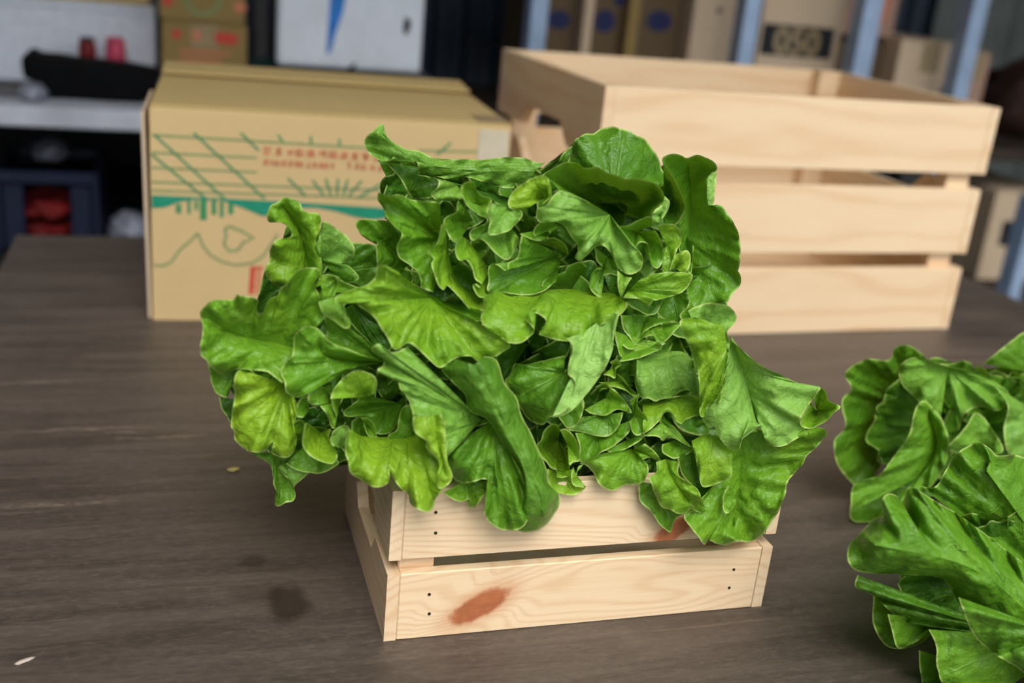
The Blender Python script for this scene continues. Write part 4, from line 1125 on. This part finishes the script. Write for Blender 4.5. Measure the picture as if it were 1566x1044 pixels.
leaf('T', 'F', (610, 680), [(440, 580), (280, 512), (200, 560), (160, 620), (100, 640), (96, 700), (140, 742), (210, 728), (290, 765), (335, 835), (380, 890), (385, 940), (363, 980), (395, 1005), (450, 970), (500, 915), (560, 898), (612, 945), (655, 1030), (700, 1082), (760, 1102),
     (832, 1062), (838, 970), (770, 900), (690, 800)], (62.6, 60.4), 0.52, .6, 1.0, .30)
leaf('T', 'I', (590, 240), [(500, 170), (515, 270), (557, 320), (490, 345), (463, 440), (500, 502), (550, 528), (548, 430), (556, 380), (620, 365), (668, 372), (662, 280)], (62.8, 61.6), 0.58, .4)
leaf('T', 'I', (710, 380), [(668, 342), (663, 430), (690, 533), (722, 460), (765, 388)], (60.6, 60.0), 0.72, .2, .1, .2)
leaf('T', 'I', (740, 480), [(698, 532), (820, 537), (850, 572), (890, 584), (922, 550), (1000, 532), (1100, 502), (1142, 472), (1172, 432), (1193, 370), (1150, 352), (1050, 350), (920, 362), (830, 395)], (62, 60.8), 0.70, .5, .5)
leaf('T', 'I', (860, 530), [(715, 558), (790, 612), (870, 652), (930, 647), (967, 590), (985, 540)], (62.6, 61.6), 0.32, .4)
leaf('T', 'I', (1050, 500), [(960, 560), (945, 640), (1000, 690), (1100, 712), (1150, 690), (1180, 580), (1160, 490)], (64.5, 63), 0.2, .5)
leaf('T', 'I', (1225, 640), [(1175, 545), (1150, 600), (1103, 640), (1110, 682), (1140, 707), (1205, 692)], (62.8, 62), 0.5, .3)
leaf('T', 'I', (870, 660), [(685, 650), (700, 740), (740, 802), (790, 852), (830, 792), (900, 742), (980, 712), (1070, 690)], (63.4, 61.9), 0.34, .4)
leaf('T', 'I', (880, 740), [(690, 860), (740, 890), (785, 886), (810, 842), (860, 805), (920, 800), (950, 867), (1000, 842), (1060, 772), (1115, 713), (1050, 705)], (62.6, 61.2), 0.60, .3)
leaf('T', 'I', (740, 800), [(640, 760), (655, 850), (692, 952), (760, 940), (850, 910), (950, 880), (1000, 850)], (62, 61.0), 0.65, .4)
leaf('T', 'E', (620, 600), [(340, 380), (250, 345), (188, 350), (173, 440), (100, 500), (0, 530), (-142, 592), (-120, 650), (0, 632), (60, 680), (120, 720), (180, 770), (220, 840), (270, 912), (332, 1018), (395, 985), (455, 962), (555, 1045), (665, 1147), (725, 1152), (785, 1105),
     (865, 1070), (945, 1070), (995, 1107), (1105, 1087), (1225, 1017), (1252, 975), (1150, 890), (1035, 815)], (62.8, 58.8), 0.76, .8, .9)
leaf('T', 'E', (760, 640), [(480, 520), (420, 600), (500, 700), (700, 760), (900, 790), (1040, 780), (1020, 700)], (64, 61), 0.28, .7)
leaf('T', 'J', [(470, -60), (560, -120), (720, -220)], [(340, -10), (376, 14), (378, 100), (356, 262), (395, 300), (416, 345), (405, 430), (370, 520), (320, 577), (222, 614), (300, 606), (390, 562), (480, 462), (580, 337), (666, 202), (713, 80), (728, -40), (765, -200)], (59.0, 57.6), 0.52, .2, .4, .8, mode='L', jit=.15)
leaf('T', 'I', [(-180, 480), (100, 470), (350, 470), (640, 500)], [(-240, 500), (-277, 530), (-282, 600), (-295, 670), (-285, 723), (-244, 760), (-191, 786), (-138, 831), (-77, 853), (-15, 848), (38, 812), (79, 767), (64, 732), (29, 705), (14, 670), (38, 646), (91, 641), (146, 670), (159, 705),
     (137, 758), (108, 786), (200, 817), (300, 838), (372, 842), (440, 802), (510, 777), (552, 720), (600, 702), (650, 672), (692, 642), (729, 600), (727, 565), (695, 540)], (63, 58.7), 0.76, .6, 1.0, mode='L')

# hidden inner leaves and stems of the three heads
HULL = [(566, 205), (640, 243), (750, 250), (840, 255), (882, 212), (940, 205), (1000, 245), (1085, 255), (1085, 320), (1118, 365), (1118, 440), (1105, 520), (1170, 585), (1240, 610), (1255, 630),
        (1235, 670), (1195, 755), (1150, 800), (1085, 815), (1010, 770), (985, 725), (900, 715), (845, 770), (780, 790), (700, 745), (630, 745), (545, 705), (440, 730), (380, 650), (335, 570), (325, 490),
        (405, 470), (425, 400), (440, 330), (490, 350), (545, 395), (610, 390), (590, 330)]


def inside(x, y, P=HULL):
    c = False
    for i in range(len(P)):
        (x1, y1), (x2, y2) = P[i - 1], P[i]
        if (y1 > y) != (y2 > y) and x < (x2 - x1) * (y - y1) / (y2 - y1) + x1: c = not c
    return c


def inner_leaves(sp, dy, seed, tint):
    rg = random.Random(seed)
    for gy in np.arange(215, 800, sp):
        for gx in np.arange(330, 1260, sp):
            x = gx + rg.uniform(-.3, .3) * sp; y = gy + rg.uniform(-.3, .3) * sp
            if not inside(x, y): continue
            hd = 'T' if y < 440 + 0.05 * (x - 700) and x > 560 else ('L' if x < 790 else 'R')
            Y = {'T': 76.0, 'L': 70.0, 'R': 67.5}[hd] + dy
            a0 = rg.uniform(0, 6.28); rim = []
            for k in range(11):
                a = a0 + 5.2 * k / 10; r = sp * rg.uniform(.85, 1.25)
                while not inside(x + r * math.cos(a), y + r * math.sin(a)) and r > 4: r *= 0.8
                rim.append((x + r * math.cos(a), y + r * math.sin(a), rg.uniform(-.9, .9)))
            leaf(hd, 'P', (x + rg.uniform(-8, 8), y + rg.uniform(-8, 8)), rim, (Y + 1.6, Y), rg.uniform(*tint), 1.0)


inner_leaves(62, 0.0, 31, (0.0, 0.25))  # deep tints put the shade of the gaps into the leaf colour
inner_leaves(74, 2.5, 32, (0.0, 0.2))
stem('T', 850, 440, 0.86, (0.1, -0.9, 0.2))
stem('L', 600, 660, 0.76, (-0.2, -0.7, 0.5))
stem('R', 960, 670, 0.74, (0.1, -0.7, 0.5))

# ---- the two heads on the table at right
leaf('Q', 'O', (260, 270), [(300, 150), (280, 115), (240, 87), (200, 95), (185, 130), (120, 128), (60, 165), (78, 210), (50, 245), (60, 320), (28, 360), (40, 430), (82, 482), (110, 510)], (76, 72.5), 0.25, .9, -.3)
leaf('Q', 'O', (600, 170), [(450, 140), (500, 100), (566, 50), (640, 20), (690, 150), (566, 180), (500, 182)], (73, 72), 0.28, .6)
leaf('Q', 'O', (300, 430), [(100, 500), (75, 540), (80, 585), (130, 590), (200, 600), (300, 560)], (73, 72), 0.30, .6)
leaf('Q', 'O', (350, 150), [(330, 300), (260, 240), (222, 200), (213, 150), (260, 122), (330, 143), (400, 158), (460, 178), (525, 225), (500, 272), (440, 262), (400, 282), (380, 330)], (70.5, 69), 0.48, 1.0, .5, .15)
leaf('Q', 'O', [(290, 450), (320, 360), (290, 280)], [(75, 560), (85, 482), (150, 460), (200, 400), (240, 340), (258, 270), (285, 245), (330, 290), (352, 350), (345, 420), (300, 490), (200, 560), (110, 592)], (70, 68.5), 0.48, 1.0, .4, mode='S')
leaf('Q', 'O', (460, 395), [(343, 382), (400, 320), (432, 278), (480, 330), (505, 390), (420, 410)], (69, 68), 0.48, .6, .3, .1)
leaf('Q', 'O', (640, 300), [(485, 205), (520, 260), (508, 330), (530, 405), (600, 410), (680, 380), (700, 200), (560, 185)], (70, 68.5), 0.42, .8, .3, .25)
fill('Q', 1480, 660, 175, 125, 76, 72.5, 16, 21, (0.1, 0.4))
fill('Q', 1560, 640, 150, 110, 78, 74, 12, 22, (0.2, 0.5))
leaf('S', 'O', (300, 850), [(140, 795), (138, 870), (168, 932), (212, 948), (272, 932), (310, 900)], (59, 58.5), 0.28, .6)
leaf('S', 'O', (420, 1000), [(268, 950), (272, 1010), (288, 1070), (350, 1110)], (57, 56.5), 0.35, .5)
leaf('S', 'O', [(680, 800), (600, 640), (450, 430)], [(270, 485), (312, 490), (340, 450), (368, 400), (430, 363), (470, 380), (490, 400), (540, 398), (600, 420), (700, 470), (760, 600)], (57.5, 60), 0.42, 1.2, .6, mode='S')
leaf('S', 'O', (620, 930), [(95, 738), (88, 772), (130, 790), (182, 835), (230, 872), (300, 892), (350, 932), (450, 962), (540, 1000)], (54, 57), 0.32, .8, .8)
leaf('S', 'O', [(640, 900), (420, 720), (130, 650)], [(560, 700), (400, 580), (300, 520), (240, 488), (222, 560), (215, 520), (182, 508), (163, 530), (168, 570), (140, 580), (100, 620), (68, 660), (75, 712), (120, 732), (230, 737), (330, 747), (372, 802), (422, 882), (520, 930)], (53.5, 56.5), 0.45, 1.1, .9, mode='S')
leaf('S', 'O', (660, 900), [(380, 800), (420, 900), (480, 960), (560, 1010), (640, 1100), (760, 1100), (760, 800)], (52.5, 53), 0.34, .9, .8)
leaf('S', 'O', (310, 865), [(180, 848), (193, 900), (210, 945), (250, 932), (300, 905)], (57.5, 57), 0.5, .4, .3)
leaf('S', 'O', [(430, 900), (600, 1000)], [(296, 892), (318, 940), (320, 1000), (345, 1060), (420, 1130)], (54.5, 55), 0.62, .4, .3, mode='L')
fill('S', 1540, 880, 190, 150, 62, 58.5, 14, 23, (0.15, 0.45))
stem('S', 1760, 1000, 0.44, (-0.3, 0.5, 0.4))
stem('Q', 1720, 700, 0.74, (-0.4, -0.3, 0.4))
